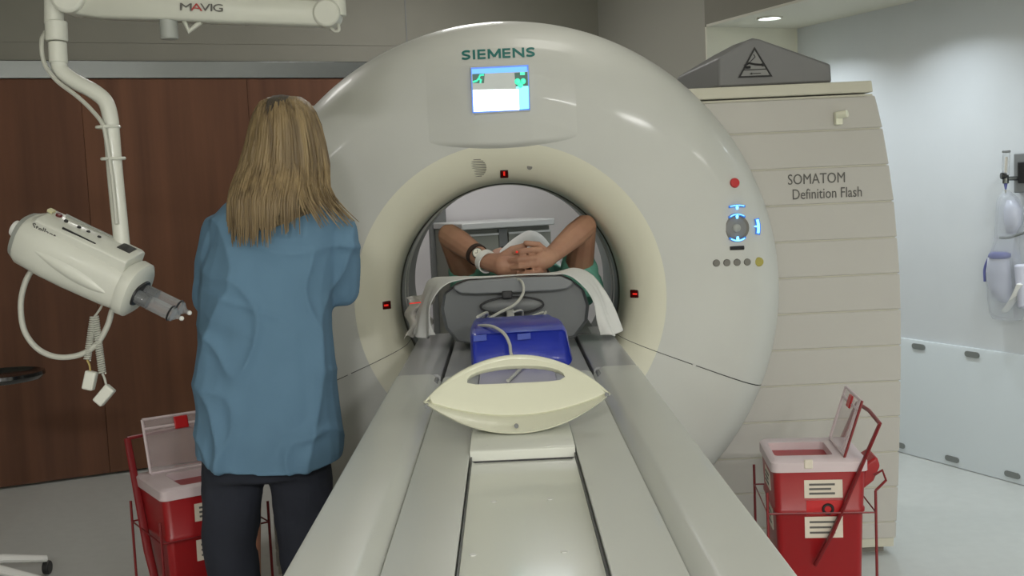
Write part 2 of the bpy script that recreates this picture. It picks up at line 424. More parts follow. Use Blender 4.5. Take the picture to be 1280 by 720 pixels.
quad([(590, 92), (659.5, 88.5), (660.5, 112), (591, 113)], PY-.003, 'scr_grey', 'screen_band', scr)
quad([(589.5, 86.5), (658.5, 83), (659, 89.5), (590, 92.5)], PY-.004, 'scr_blue', 'screen_bar', scr)
quad([(591.2, 112.5), (648, 111.5), (649, 137.2), (592.2, 139.5)], PY-.004, 'scr_white', 'screen_glow', scr)
quad([(645, 108), (660.3, 107.5), (661, 135.5), (646, 137)], PY-.0036, 'scr_cyan', 'screen_strip', scr)
quad([(590.5, 92.5), (606, 92), (605, 104), (591, 104)], PY-.0036, 'scr_dark', 'icon_field', scr)
quad([(643, 91), (659.3, 90), (660, 108), (645, 111)], PY-.0034, 'scr_dark', 'icon_field', scr)
mb = MB()
def st(pts, rr):
    mb.tube([pY(a, b, PY-.006) for a, b in pts], rr, 6)
st([(605, 93.5), (600, 94), (598.5, 98), (602, 101)], .0035); st([(598.5, 98), (596, 101), (591, 102.5)], .0035); st([(601, 99), (600.5, 104)], .003)
mb.build('running_figure_icon', 'scr_green', scr)
mb = MB()
for a, b, rr in [(647, 102, .011), (654, 101.5, .010), (650.5, 106.5, .010)]: mb.ell(pY(a, b, PY-.004), rr, .003, rr*1.1)
mb.box(pY(650, 92, PY).x, pY(656, 92, PY).x, PY-.006, PY-.003, pY(653, 94, PY).z, pY(653, 90.5, PY).z)
mb.build('heart_icon', 'scr_green', scr)
def ribbon(mb, pts, w_):
    P = [Vector((a_, b_)) for a_, b_ in pts]; Lf, Rt = [], []
    for i in range(len(P)):
        t = (P[min(i+1, len(P)-1)]-P[max(0, i-1)]).normalized(); nn = Vector((-t.y, t.x))*w_/2
        Lf.append(P[i]+nn); Rt.append(P[i]-nn)
    n_ = len(P); V = []
    for q in Lf+Rt: V.append(Vector((GX+q.x, padY(q.x, q.y)-.0014, q.y)))
    for q in Lf+Rt: V.append(Vector((GX+q.x, padY(q.x, q.y)+.001, q.y)))
    Fc = []
    for i in range(n_-1):
        Fc += [(i, i+1, n_+i+1, n_+i), (2*n_+i, 3*n_+i, 3*n_+i+1, 2*n_+i+1), (i, 2*n_+i, 2*n_+i+1, i+1), (n_+i, n_+i+1, 3*n_+i+1, 3*n_+i)]
    Fc += [(0, n_, 3*n_, 2*n_), (n_-1, 3*n_-1, 4*n_-1, 2*n_-1)]
    mb.add(V, Fc)
CH = .033; BW = .0078; bl = 1.812
SH = [(.93, .86), (.72, .95), (.40, .94), (.17, .80), (.22, .62), (.50, .50), (.80, .37), (.86, .20), (.62, .07), (.32, .06), (.06, .15)]
xq = -.138-GX
for ch, wd in zip('SIEMENS', (.0305, .013, .029, .044, .029, .039, .0305)):
    lm = MB(); X = lambda f: xq+f*wd; Zq = lambda f: bl+f*CH; hb2 = BW/2
    if ch == 'S':
        sp = spline([(a_*1.0, b_, 0) for a_, b_ in SH], 4); ribbon(lm, [(X(p.x), Zq(.5+(p.y-.5)*.86)) for p in sp], BW*.92)
    else:
        st_ = lambda a_, b_: ribbon(lm, [a_, ((a_[0]+b_[0])/2, (a_[1]+b_[1])/2), b_], BW)
        x0, x1, z0, z1 = xq+hb2, xq+wd-hb2, bl, bl+CH
        if ch == 'I': st_((xq+wd/2, z0), (xq+wd/2, z1))
        if ch == 'E':
            st_((x0, z0), (x0, z1))
            for zz in (z0+hb2*.85, (z0+z1)/2, z1-hb2*.85): ribbon(lm, [(x0, zz), ((x0+x1)/2, zz), (x1+hb2*.4, zz)], BW*.85)
        if ch == 'M':
            st_((x0, z0), (x0, z1)); st_((x1, z0), (x1, z1)); xm = (x0+x1)/2
            st_((x0, z1-.001), (xm, z0+.006)); st_((x1, z1-.001), (xm, z0+.006))
        if ch == 'N':
            st_((x0, z0), (x0, z1)); st_((x1, z0), (x1, z1)); st_((x0, z1-.003), (x1, z0+.003))
    lm.build('lettering', 'teal', g, ang=30)
    xq += wd+.0048
# lasers, grille, sensor
def ringpt(a, r):
    y = lerp_tab(RINGP, r); return Vector((GX+r*math.cos(R(a)), y, GZ+r*math.sin(R(a)))), y
for a in (90.3, 180.5, 359.5):
    p, y = ringpt(a, .423); rad = Vector((math.cos(R(a)), 0, math.sin(R(a)))); tan = Vector((-rad.z, 0, rad.x))
    nrm = Vector((rad.x*-.62, -.78, rad.z*-.62))
    T = frame(p, tan, nrm)
    lw = MB().prism([(-.014, -.017), (.014, -.017), (.014, .017), (-.014, .017)], -.01, .004, 'Z', T).build('laser_window', 'laserglass', g, bevel=.003)
    MB().prism([(-.003, -.012), (.003, -.012), (.003, .004), (-.003, .004)], .003, .006, 'Z', T).build('laser_slit', 'laser', lw)
p = pY(597, 210, .03); 
gr = MB()
for k in range(-5, 6):
    hw = math.sqrt(max(0, .030**2-(k*.0055)**2)); z = p.z+k*.0055
    r = math.hypot(p.x-GX, z-GZ); y = lerp_tab(RINGP, r)
    if hw > .004: gr.box(p.x-hw, p.x+hw, y-.0015, y+.004, z-.0011, z+.0011)
gr.build('speaker_grille', 'cabgap', g)
p = pY(662, 209, .03); y = lerp_tab(RINGP, math.hypot(p.x-GX, p.z-GZ)); MB().cyl((p.x, y+.01, p.z), (p.x, y-.002, p.z), .009).build('sensor', 'button', g)
# control panel on the right of the face
def onface(x, y, lift=0.):
    p = pY(x, y, .02)
    for _ in range(3): p = pY(x, y, faceY(math.hypot(p.x-GX, p.z-GZ)))
    r = math.hypot(p.x-GX, p.z-GZ); sl = (faceY(r+.01)-faceY(r-.01))/.02
    rad = Vector((p.x-GX, 0, p.z-GZ)).normalized(); n = (Vector((0, -1, 0)) + rad*sl).normalized()
    return frame(p+n*lift, Vector((1, 0, 0)), n)
def disc(T, r, h, n=24): return MB().loft([[T @ Vector((q*math.cos(2*math.pi*k/n), q*math.sin(2*math.pi*k/n), z)) for k in range(n)] for q, z in ((r, -.006), (r, h*.6), (r*.85, h))])
cp = disc(onface(920, 285), .044, .004).build('control_dial', 'button', g)
disc(onface(920, 285, .003), .034, .003).build('dial_plate', 'midgrey', cp)
disc(onface(920, 285, .006), .014, .004).build('dial_button', 'injgrey', cp)
for (x, y), rot, kind in [((920, 259.5), 0, 0), ((920, 270.5), 0, 1), ((921, 298.5), 180, 1), ((944, 283.5), 90, 0)]:
    T = onface(x, y, .005) @ Matrix.Rotation(R(-rot), 4, 'Z')
    hb = MB(); n = 13; cv = .010 if kind else .004
    pts = [(-.027+.054*k/(n-1)) for k in range(n)]
    arc = [T @ Vector((v, .006-cv*(v/.027)**2, .004)) for v in pts]
    hb.tube(arc, .0085, 8, flat=.5); hb.build('key_surround', 'bluehalo', g)
    a2 = [T @ Vector((v*.85, .006-cv*(v*.85/.027)**2, .008)) for v in pts]
    lb = MB().tube(a2, .0046, 8, flat=.6); lb.tube([T @ Vector((0, .004, .008)), T @ Vector((0, -.008, .008))], [.006, .0035], 8, flat=.6)
    lb.build('lit_key', 'blueled', g)
T = onface(921, 310, .001); MB().tube([T @ Vector((-.024, 0, 0)), T @ Vector((.024, 0, 0))], .007, 8).build('lower_key', 'dark', g)
disc(onface(918, 229), .0165, .012).build('emergency_button', 'red', g)
for x in (895.5, 908.5, 921.3, 934): disc(onface(x, 328.7-(x-895)*.03), .012, .006).build('button', 'button', g)
disc(onface(948.5, 327.3), .0155, .007).build('yellow_button', 'yellowbtn', g)

# grey warning wedge lying on the cabinet
wg = root('warning_block', (.93, .45, 1.70), 'grey wedge-shaped plastic block with a warning triangle on top of the scanner', 'block')
fx = [pY(898, 109, .22), pY(1040, 103.5, .22), pY(1038.5, 80, .22), pY(950, 49, .22), pY(941, 47.5, .22), pY(934, 50.5, .22), pY(898, 72, .22)]
front = [(p.x, max(1.703, p.z)) for p in fx]
back = [(.66, 1.703), (front[1][0]-.02, 1.703), (front[2][0]-.02, front[2][1]-.01), (front[3][0], front[3][1]+.015), (front[4][0], front[4][1]+.018), (.80, 1.85), (.66, 1.775)]
MB().loft([[Vector((x, .22, z)) for x, z in front], [Vector((x, .56, z)) for x, z in back]]).build('housing', 'wedge', wg, bevel=.008, seg=3)
MB().prism([(front[0][0]+.01, 1.7005), (front[1][0]-.015, 1.7005), (front[1][0]-.015, 1.706), (front[0][0]+.01, 1.706)], .225, .5).build('foot_gasket', 'dark', wg)
A_, B_, C_ = [pY(x, y, .2185) for x, y in [(943, 58.5), (922.5, 97.5), (965.5, 95.8)]]
sg = MB()
cc = (A_+B_+C_)/3
tri = lambda k: [cc+(p-cc)*k for p in (A_, B_, C_)]
plate = MB().prism([(p.x, p.z) for p in tri(.98)], .2172, .2195).build('warning_sign', mat('sign_grey', (128, 128, 126), .5), wg)
o_, i_ = tri(1.0), tri(.84)
MB().loft([[Vector((p.x, y, p.z)) for p in ps] for ps, y in ((o_, .2185), (o_, .2155), (i_, .2155), (i_, .2185))], caps=False, closed=True).build('sign_border', 'blackink', plate)
mb = MB(); Z0 = lambda x, y: pY(x, y, .2165)
mb.tube([Z0(931, 82), Z0(936, 79), Z0(944, 80.5), Z0(953, 81)], .004, 6); mb.tube([Z0(953, 79), Z0(954, 83)], .004, 6); mb.tube([Z0(931, 84.5), Z0(938, 84)], .005, 6)
mb.tube([Z0(942, 68), Z0(944, 71), Z0(940, 75), Z0(937, 78)], .0016, 6)
mb.tube([Z0(929, 87.5), Z0(958, 86.3)], .0016, 6)
mb.tube([Z0(938, 92), Z0(951, 91.5)], .0013, 6); mb.tube([Z0(937, 92.1), Z0(940, 92)], [.0005, .004], 6)
mb.build('pictogram', 'blackink', plate)

# ------------------------------------------------------------------ patient table
tb = root('patient_table', (-.005, -1.35, 0), 'long pale patient table of the scanner with side rails and recessed channel', 'table')
YN, YM, YE = -2.85, -.75, .14
def sweep(name, poly, y0, y1, mt, bev=.003, seg=2, par=tb): return MB().prism(poly, y0, y1, 'Y').build(name, mt, par, bevel=bev, seg=seg)
for sd in (-1, 1):
    k = (lambda p: (p[0]*sd-.005, p[1]))
    sweep('side_rail', [k(p) for p in [(.33, .70), (.334, .875), (.326, .889), (.316, .892), (.236, .892), (.226, .888), (.206, .870), (.204, .866), (.204, .70)]], YN, YM, 'table', .002)
    sweep('inner_panel', [k(p) for p in [(.2035, .80), (.2035, .873), (.199, .876), (.103, .876), (.103, .80)]], YN, YM+.03, 'table', .002)
    sweep('rear_rail_cover', [k(p) for p in [(.33, .70), (.334, .872), (.326, .886), (.316, .889), (.216, .889), (.208, .883), (.208, .70)]], YM+.006, YE, 'tablegrey', .002)
    MB().box(*sorted((sd*.212-.005, sd*.236-.005)), YM-.07, YM-.004, .80, .884).build('rail_stop', 'midgrey', tb, bevel=.004)
sweep('channel_floor', [(-.1065, .80), (.0965, .80), (.0965, .866), (.088, .861), (-.098, .861), (-.1065, .866)], YN, -1.5, 'channel', .002)
for x in (-.1045, .0945): MB().box(x-.0012, x+.0012, YN, -1.46, .80, .872).build('channel_seal', 'dark', tb)
for x, y in [(617, 627), (687, 624), (591, 694), (705, 690)]:
    p = pZ(x, y, .861); MB().cyl(p+Vector((0, 0, -.004)), p+Vector((0, 0, .0012)), .005, 12).build('screw_cap', 'boretrim', tb)
MB().prism([(-1.64, .858), (-1.637, .882), (-1.632, .885), (-1.40, .889), (-1.40, .80), (-1.64, .80)], -.1075, .0955, 'X').build('carriage_plate', 'channel', tb, bevel=.0015)
for x in (607, 685):
    p = pZ(x, 557, .885); MB().cyl(p+Vector((0, 0, -.004)), p+Vector((0, 0, .001)), .004, 12).build('screw_cap', 'boretrim', tb)
MB().box(-.1065, .0955, -1.6425, -1.639, .855, .864).build('channel_seal', 'dark', tb)
sweep('carriage_cover', [(-.105, .80), (.095, .80), (.095, .892), (-.105, .892)], -1.41, YM+.02, 'lav', .003)
sweep('rear_deck', [(-.205, .78), (.195, .78), (.195, .876), (-.205, .876)], YM+.04, YE, 'tablegrey', .002)
sweep('deck_seam', [(-.17, .874), (.16, .874), (.16, .8775), (-.17, .8775)], YM+.045, YM+.05, 'dark', 0)
sweep('under_frame', [(-.30, .60), (.29, .60), (.31, .80), (-.32, .80)], YN+.02, YE-.2, 'table', .01)
MB().box(-.25, .24, -2.3, -.35, .06, .62).build('pedestal', 'table', tb, bevel=.03, seg=3)
MB().box(-.33, .32, -2.5, -.2, 0, .07).build('foot_plate', 'cabgap', tb, bevel=.01)
sweep('table_top', [(-.17, .85), (.27, .85), (.275, .885), (.22, .895), (-.12, .895), (-.175, .885)], -.05, 2.0, 'midgrey', .004)
# cream end plate: flange and tilted lens-shaped plate with a grip slot
XC, XH = -.0115, .1925
zl = lambda u: .8905+.0595*u*u
zb = lambda u: .911+.040*u*u
def lens(u, v):   # v 0 = flange line, 1 = crest
    a = Vector((XC+XH*u, -1.462, zb(u))); t = Vector((XC+XH*.985*u, -1.36-.1*u*u, .951+.065*(1-u*u)))
    return a.lerp(t, v)
N = 33; us = [-1+2*i/(N-1) for i in range(N)]
fl = MB()
sec = []
for u in us:
    x = XC+XH*u; sec.append([Vector((x, -1.535+.061*u*u, zl(u))), Vector((x, -1.537+.061*u*u, zl(u)+.003)), Vector((x, -1.468, zb(u)+.002)), Vector((x, -1.448, zb(u)+.001)), Vector((x, -1.448, zl(u)))])
ep = fl.loft(sec).build('end_plate_flange', 'handle', tb, ang=50)
def ang_pt(L, th, c0):   # where the ray at angle th from c0 leaves the closed outline L
    d = Vector((math.cos(th), math.sin(th))); best = None
    for a_, b_ in zip(L, L[1:]+L[:1]):
        a_, b_ = Vector(a_)-c0, Vector(b_)-c0; e_ = b_-a_; den = d.x*e_.y-d.y*e_.x
        if abs(den) < 1e-12: continue
        t_ = (a_.x*e_.y-a_.y*e_.x)/den; q_ = (a_.x*d.y-a_.y*d.x)/den
        if t_ > 0 and -1e-6 <= q_ <= 1+1e-6: best = t_ if best is None else max(best, t_)
    return c0+d*best
outer = [(u*.1925, zb(u)-.9) for u in us] + [(u*.19, .951+.065*(1-u*u)-.9) for u in us[::-1][1:-1]]
c0 = Vector((0, .082))
hole = [(.106*math.cos(math.pi*i/24), .074+.026*math.sin(math.pi*i/24)**.75) for i in range(25)] + [(-.106+.212*i/12, .074-.006*math.sin(math.pi*i/12)**.25) for i in range(1, 12)]
def lens2(p):    # flat lens coordinates to the tilted plate
    u = p.x/.1925; z0, z1 = zb(u)-.9, .951+.065*(1-u*u)-.9
    v = 0 if z1-z0 < 1e-5 else max(0, min(1, (p.y-z0)/(z1-z0)))
    return lens(max(-1, min(1, u)), v)
TH = [2*math.pi*k/96+.013 for k in range(96)]
mbp = MB().loft([[lens2(ang_pt(hole, t, c0).lerp(ang_pt(outer, t, c0), f)) for t in TH] for f in (0, .12, .35, .7, 1)], caps=False)
lp = mbp.build('end_plate', 'handle', tb, ang=60, solid=.014); md = lp.modifiers.new('b', 'BEVEL'); md.width = .004; md.segments = 3; md.limit_method = 'ANGLE'; md.angle_limit = R(50)
cr = [lens(u, 1.) for u in us]; MB().tube(cr, [.0015+.0075*(1-u**6) for u in us], 10).build('end_plate_rim', 'handle', tb)
for px_, py_ in ((645.5, 532), (533.5, 506.5), (758.5, 493)):
    p = pY(px_, py_, -1.52 if px_ == 645.5 else -1.474); MB().cyl(p, p+Vector((0, -.006, 0)), .0045, 10).build('screw', 'midgrey', tb)
# grey head and arm holder
def hold(k, dz=0): return [(x*k, z+dz) for x, z in [(-.10, .89), (-.19, .905), (-.225, .95), (-.235, 1.01), (-.225, 1.055), (-.19, 1.082), (-.145, 1.096), (0, 1.099), (.15, 1.096), (.185, 1.082), (.222, 1.05), (.236, 1.0), (.228, .95), (.19, .905), (.10, .89)]]
ho = MB().loft([[Vector((x, y, z)) for x, z in hold(k)] for y, k in ((-.19, .965), (-.205, .985), (-.215, 1), (-.12, 1), (-.07, .97))]).build('head_holder', 'holder', tb, ang=50)
rim = [(-.19, 1.072), (-.17, 1.060), (-.12, 1.055), (.12, 1.055), (.17, 1.060), (.185, 1.072), (.185, 1.082), (.15, 1.0985), (0, 1.1015), (-.145, 1.0985), (-.19, 1.084)]
MB().prism(rim, -.232, -.10).build('holder_rim', 'holder2', ho, bevel=.007, seg=3)
c = pY(640, 382, -.215)
MB().ell((c.x, -.205, c.z), .10, .018, .026, 28, 12).build('holder_badge', 'midgrey', ho)
MB().tube([(c.x-.10*math.cos(t), -.214, c.z+.027*math.sin(t)) for t in [2*math.pi*i/40 for i in range(40)]], .003, 6, closed=True).build('badge_ring', 'dark', ho)
c2 = pY(634, 368, -.225); MB().box(c2.x-.016, c2.x+.016, -.24, -.21, c2.z-.012, c2.z+.012).build('connector', 'dark', ho, bevel=.003)
c2 = pY(638, 394, -.225); MB().box(c2.x-.012, c2.x+.012, -.245, -.21, c2.z-.02, c2.z+.018).build('connector_plug', 'cable', ho, bevel=.003)

# blue vinyl cushion on the table
bw = root('blue_cushion', (.01, -.55, .892), 'glossy blue vinyl positioning cushion lying on the scanner table', 'cushion')
def rrect(x0, x1, z0, z1, y, r=.02, n=4):
    out = []
    for cx, cz, a0 in ((x1-r, z0+r, -90), (x1-r, z1-r, 0), (x0+r, z1-r, 90), (x0+r, z0+r, 180)):
        for k in range(n+1):
            a = R(a0+90*k/n); out.append(Vector((cx+r*math.cos(a), y, cz+r*math.sin(a))))
    return out
rings = []
for k, (y, x0, x1, zt) in enumerate([(-.705, -.115, .135, .985), (-.715, -.122, .146, .988), (-.70, -.129, .149, .995), (-.66, -.131, .146, 1.004), (-.60, -.131, .142, 1.006), (-.50, -.128, .132, 1.003), (-.42, -.126, .124, 1.0), (-.37, -.12, .116, .992), (-.36, -.11, .108, .98)]):
    rr_ = rrect(x0, x1, .8925, zt, y, .016)
    for p in rr_:
        if p.z > .97: p.z += .004*math.sin(p.x*60+y*9)+.003*math.sin(p.x*23-y*31); p.x -= (.012 if p.x > .1 else 0)
    rings.append(rr_)
MB().loft(rings).build('body', 'bluevinyl', bw, ang=70)
for (x, y) in ((600, 422), (655, 420)):
    p = pY(x, y, -.716); MB().prism([(p.x-.018, p.z-.01), (p.x+.018, p.z-.008), (p.x+.018, p.z+.008), (p.x-.018, p.z+.006)], -.7185, -.70).build('patch', mat('worn_blue', (74, 92, 182), .35), bw)

# cables over the holder and the cushion
def cable(name, pts, r, mt, label, n=8):
    o = MB().tube(spline(pts, n), r, 8).build(name, mt); rebase(o, pts[0]); return tag(o, label, 'cable')
cable('monitor_cable', [pY(626, 349, -.16), pY(640, 347.5, -.20), pY(652, 352, -.25), pY(654, 366, -.27), pY(644, 380, -.29), pY(624, 391, -.32), pY(607, 400, -.36), Vector((-.085, -.44, 1.018)), Vector((-.11, -.56, 1.02))], .0045, 'cable', 'pale grey cable looping from the clasped hands down to the blue cushion')
cable('monitor_lead', [pY(597, 408, -.62), pY(606, 407, -.66), pY(618, 409, -.70), pY(630, 417, -.73), pY(637, 430, -.735), pY(640, 445, -.735), Vector((.012, -.745, .905)), Vector((.0, -.80, .9)), Vector((-.03, -.95, .898))], .0045, 'cable', 'pale grey lead hanging over the front of the blue cushion')
cable('monitor_wire', [pY(679, 390, -.25), pY(670, 393, -.28), pY(655, 398, -.33), Vector((.02, -.37, 1.012)), Vector((-.01, -.42, 1.013))], .003, 'cable', 'thin pale wire at the back of the blue cushion')
cable('syringe_wire', [pY(682, 390, -.37), pY(679, 398, -.44), pY(677, 407, -.58)], .004, 'cable', 'short pale stub of wire on top of the blue cushion')

# ------------------------------------------------------------------ white sheet draped over the holder
def sheet(u, v):
    front = [(-.243, -.225, .925), (-.256, -.23, .975), (-.258, -.232, 1.03), (-.222, -.234, 1.086), (-.16, -.225, 1.104), (-.08, -.215, 1.106), (.02, -.21, 1.108), (.12, -.215, 1.106), (.17, -.225, 1.103), (.212, -.238, 1.072), (.243, -.24, 1.02), (.256, -.24, .95), (.270, -.24, .902)]
    back = [(-.318, -.12, .915), (-.312, -.08, .98), (-.30, -.05, 1.04), (-.275, -.06, 1.095), (-.2, -.13, 1.106), (-.1, -.19, 1.107), (.03, -.19, 1.108), (.13, -.17, 1.108), (.20, -.09, 1.113), (.255, -.06, 1.09), (.285, -.10, 1.04), (.31, -.14, .975), (.33, -.17, .905)]
    def at(L):
        f = u*(len(L)-1); i = min(int(f), len(L)-2); t = f-i
        P = [Vector(L[max(0, min(len(L)-1, i+k))]) for k in (-1, 0, 1, 2)]; a, b, c, d = P
        return .5*((2*b)+(c-a)*t+(2*a-5*b+4*c-d)*t*t+(3*b-a-3*c+d)*t**3)
    p = at(front).lerp(at(back), v)
    h = abs(u-.5)*2
    if h > .5:
        k = (h-.5)*2; sgn = -1 if u < .5 else 1
        p.x += sgn*(.010*math.sin(v*9+u*5)+.006*math.sin(v*19+u*17)+.012)*k
        p.y += .010*math.sin(v*13+2)*k; p.z += .006*math.sin(v*7+1)*k
    return p
o = MB().grid(sheet, 97, 21).build('bed_sheet', 'sheet', ang=80, solid=.003); rebase(o, (0, -.1, 1.1)); tag(o, 'white sheet draped over the grey head holder with both ends hanging down', 'sheet')
# crumpled clear wrap beside the left end of the sheet
def wrap(u, v):
    a = pY(508, 372, -.02).lerp(pY(541, 366, -.06), u); b = pY(509, 424, -.10).lerp(pY(537, 410, -.12), u)
    p = a.lerp(b, v); p.y += .02*math.sin(u*9+v*4)+.012*math.sin(v*15+u*3); p.z += .01*math.sin(u*12)*v-.01*v*(1 if u > .5 else 0); p.x += .01*math.sin(v*11); return p
o = MB().grid(wrap, 17, 17).build('crumpled_wrap', mat('crumpled_film', (205, 202, 194), .35, alpha=.75), ang=80, solid=.002); rebase(o, pY(520, 400, -.06)); tag(o, 'crumpled translucent wrap left of the white sheet inside the bore', 'wrap')
l_ = MB().tube([pY(512, 379.5, -.10), pY(526, 378, -.11)], .002, 6); l_.build('laser_line', 'laser', o)

# ------------------------------------------------------------------ patient lying in the bore
PXC = .045
wa, wb = Vector((-.088, -.085, 1.150)), Vector((.128, -.085, 1.158))
ea, eb = Vector((-.212, .10, 1.232)), Vector((.255, .10, 1.243))
sa, sb = Vector((PXC-.185, .34, 1.01)), Vector((PXC+.185, .34, 1.01))
b = MB()
b.ell((PXC, .075, 1.065), .077, .105, .092, 20, 14); b.ell((PXC, .13, 1.09), .055, .07, .06)            # skull, jaw
b.tube([(PXC, .105, 1.145), (PXC, .125, 1.162), (PXC, .14, 1.166), (PXC, .148, 1.148)], [.006, .011, .014, .01], 8)   # nose
for sd in (-1, 1): b.ell((PXC+sd*.079, .10, 1.065), .01, .018, .03)
b.chain([(PXC, .16, 1.03), (PXC, .24, 1.0)], [.055, .06])
b.loft([[Vector((PXC+rx*math.cos(a), y, z+rz*math.sin(a))) for a in [2*math.pi*k/20 for k in range(20)]] for y, rx, rz, z in ((.235, .07, .05, .995), (.29, .165, .07, .985), (.36, .195, .085, .985), (.48, .175, .10, .99), (.62, .155, .095, .988), (.76, .165, .09, .985), (.88, .17, .09, .985), (.94, .14, .075, .985))])
for sd in (-1, 1):
    b.chain([(PXC+sd*.09, .88, .98), (PXC+sd*.09, 1.22, 1.07), (PXC+sd*.08, 1.58, .96)], [.08, .055, .042])
    b.chain([(PXC+sd*.08, 1.58, .955), (PXC+sd*.10, 1.64, 1.07)], [.04, .03])
for s_, e_, w_ in ((sa, ea, wa), (sb, eb, wb)):
    mu = s_.lerp(e_, .5); mf = e_.lerp(w_, .3)
    b.chain([s_, mu, e_], [.06, .050, .040]); b.chain([e_, mf, w_], [.040, .042, .029])
# hand A (left in the picture): palm and fingers run right, behind hand B
ca = Vector((-.035, -.118, 1.136))
b.chain([wa, ca, Vector((.025, -.116, 1.136))], [.029, .037, .034])
for k in range(4):
    z = 1.174-.0225*k
    b.chain([Vector((.02, -.108, z)), Vector((.065, -.10, z)), Vector((.095, -.08, z-.003)), Vector((.105, -.055, z-.004))], [.0115, .011, .010, .009], 8)
b.chain([ca+Vector((-.01, .01, .02)), Vector((.0, -.105, 1.184)), Vector((.042, -.10, 1.195))], [.015, .013, .010], 8)
# hand B (right): back of the hand and four fingers folded over hand A
b.chain([wb, Vector((.108, -.115, 1.15)), Vector((.090, -.132, 1.143))], [.029, .033, .031])
for k, (ln, zo) in enumerate([(.072, .002), (.084, 0), (.080, 0), (.064, -.002)]):
    z = 1.179-.0225*k+zo
    b.chain([Vector((.090, -.140, z)), Vector((.090-ln*.42, -.168, z+.002)), Vector((.090-ln*.85, -.166, z-.002)), Vector((.090-ln*1.15, -.150, z-.005))], [.0108, .0104, .0098, .0085], 8)
b.chain([Vector((.112, -.10, 1.168)), Vector((.085, -.115, 1.196)), Vector((.045, -.125, 1.204))], [.015, .012, .0095], 8)
pt = remesh('person', b, .0036, 'skin2', None, 2, .5)
rebase(pt, (PXC, .6, .895)); tag(pt, 'person lying on the table inside the bore with hands clasped over the head', 'person')
OFF = pt
# hair, eyes
hb_ = MB(); 
def cap(u, v):
    a = 2*math.pi*u; th = v*math.pi*.56
    d = Vector((math.sin(th)*math.cos(a), -math.cos(th), math.sin(th)*math.sin(a)))
    k = 1.05+.012*math.sin(a*9)+.01*math.sin(th*21+a*4)
    return Vector((PXC+d.x*.079*k, .075+d.y*.107*k, 1.062+d.z*.094*k))
hb_.grid(cap, 33, 14).build('hair', 'darkhair', pt, ang=80)
for sd in (-1, 1):
    MB().ell((PXC+sd*.03, .10, 1.146), .012, .009, .007).build('eye', 'eye', pt)
MB().ell((PXC, .165, 1.142), .022, .007, .005).build('mouth', 'lip', pt)
# teal gown over the torso, with short sleeves
gm = MB()
gm.loft([[Vector((PXC+rx*math.cos(a), y, z+rz*math.sin(a))) for a in [2*math.pi*k/24 for k in range(24)]] for y, rx, rz, z in ((.255, .15, .07, .985), (.29, .20, .083, .985), (.36, .222, .098, .985), (.48, .205, .114, .988), (.62, .185, .108, .988), (.76, .19, .103, .985), (.90, .20, .10, .985), (1.05, .19, .10, .995))])
for s_, e_ in ((sa, ea), (sb, eb)):
    gm.chain([s_+Vector((0, .02, -.01)), s_.lerp(e_, .20), s_.lerp(e_, .34)], [.078, .074, .070])
    o_x = -1 if e_.x < 0 else 1
    gm.chain([s_+Vector((o_x*.03, -.03, .01)), s_+Vector((o_x*.03, -.12, .02))], [.068, .055])
def dteal(co, n): return co + n*(.008*noise.noise(co*14)+.004*noise.noise(co*31))
remesh('gown', gm, .011, 'tealgown', pt, 3, .5, dteal)
# watch and wristband on the left-hand wrist
ax = (wa-ea).normalized()
def ringat(t, r, w_, name, mt, par):
    c = ea.lerp(wa, t); x = ax.cross(Vector((0, 0, 1))).normalized(); y = ax.cross(x)
    cs = [[c + (x*math.cos(a)+y*math.sin(a))*(r+dr) + ax*dw for dr, dw in ((0, -w_), (.004, -w_), (.004, w_), (0, w_))] for a in [2*math.pi*k/36 for k in range(36)]]
    return MB().loft(cs, closed=True).build(name, mt, par)
ringat(1.02, .0335, .012, 'wristband', 'band', pt)
wt = ringat(.76, .0325, .009, 'watch_strap', 'strap', pt)
c = ea.lerp(wa, .76)+Vector((.004, -.040, .006)); nn = Vector((-.05, -.95, .2)).normalized(); T = frame(c, (1, 0, 0), nn)
disc(T, .018, .008).build('watch_case', 'steel', wt); disc(T @ Matrix.Translation((0, 0, .004)), .0155, .006).build('watch_dial', 'watchface', wt)
MB().box(-.0008, .0008, 0, .011, .0095, .0105, T).box(-.008, 0, -.0008, .0008, .0095, .0105, T).build('watch_hand', 'blackink', wt)
MB().ell(pY(646, 315, -.172), .0035).build('laser_dot', 'laser', pt)
# pillow under the head and white cover over the knees
pl = MB().loft([rrect(PXC-.14*k, PXC+.14*k, .897, .897+.07*h, y, .018) for y, k, h in ((-.055, .85, .8), (-.04, .98, 1), (.06, 1, .95), (.16, .98, 1), (.18, .85, .8))]).build('pillow', 'sheet', None, ang=70)
rebase(pl, (PXC, .06, .897)); tag(pl, 'flat white pillow under the head of the person in the bore', 'pillow')
def kc(u, v):
    y = 1.0+.55*v; x = -.24+.46*u
    ridge = math.exp(-((v-.40)/.36)**4)
    z = .905 + (.225*ridge+.02)*math.exp(-((x-.02)/.17)**4)+.045*ridge*math.exp(-((x-.055)/.06)**2)+.006*math.sin(u*22+v*6)
    return Vector((PXC+x, y, z))
o = MB().grid(kc, 41, 25).build('knee_cover', 'sheet', None, ang=80, solid=.004); rebase(o, (PXC, 1.25, .9)); tag(o, 'white cloth peaked over the raised knees of the person in the bore', 'blanket')

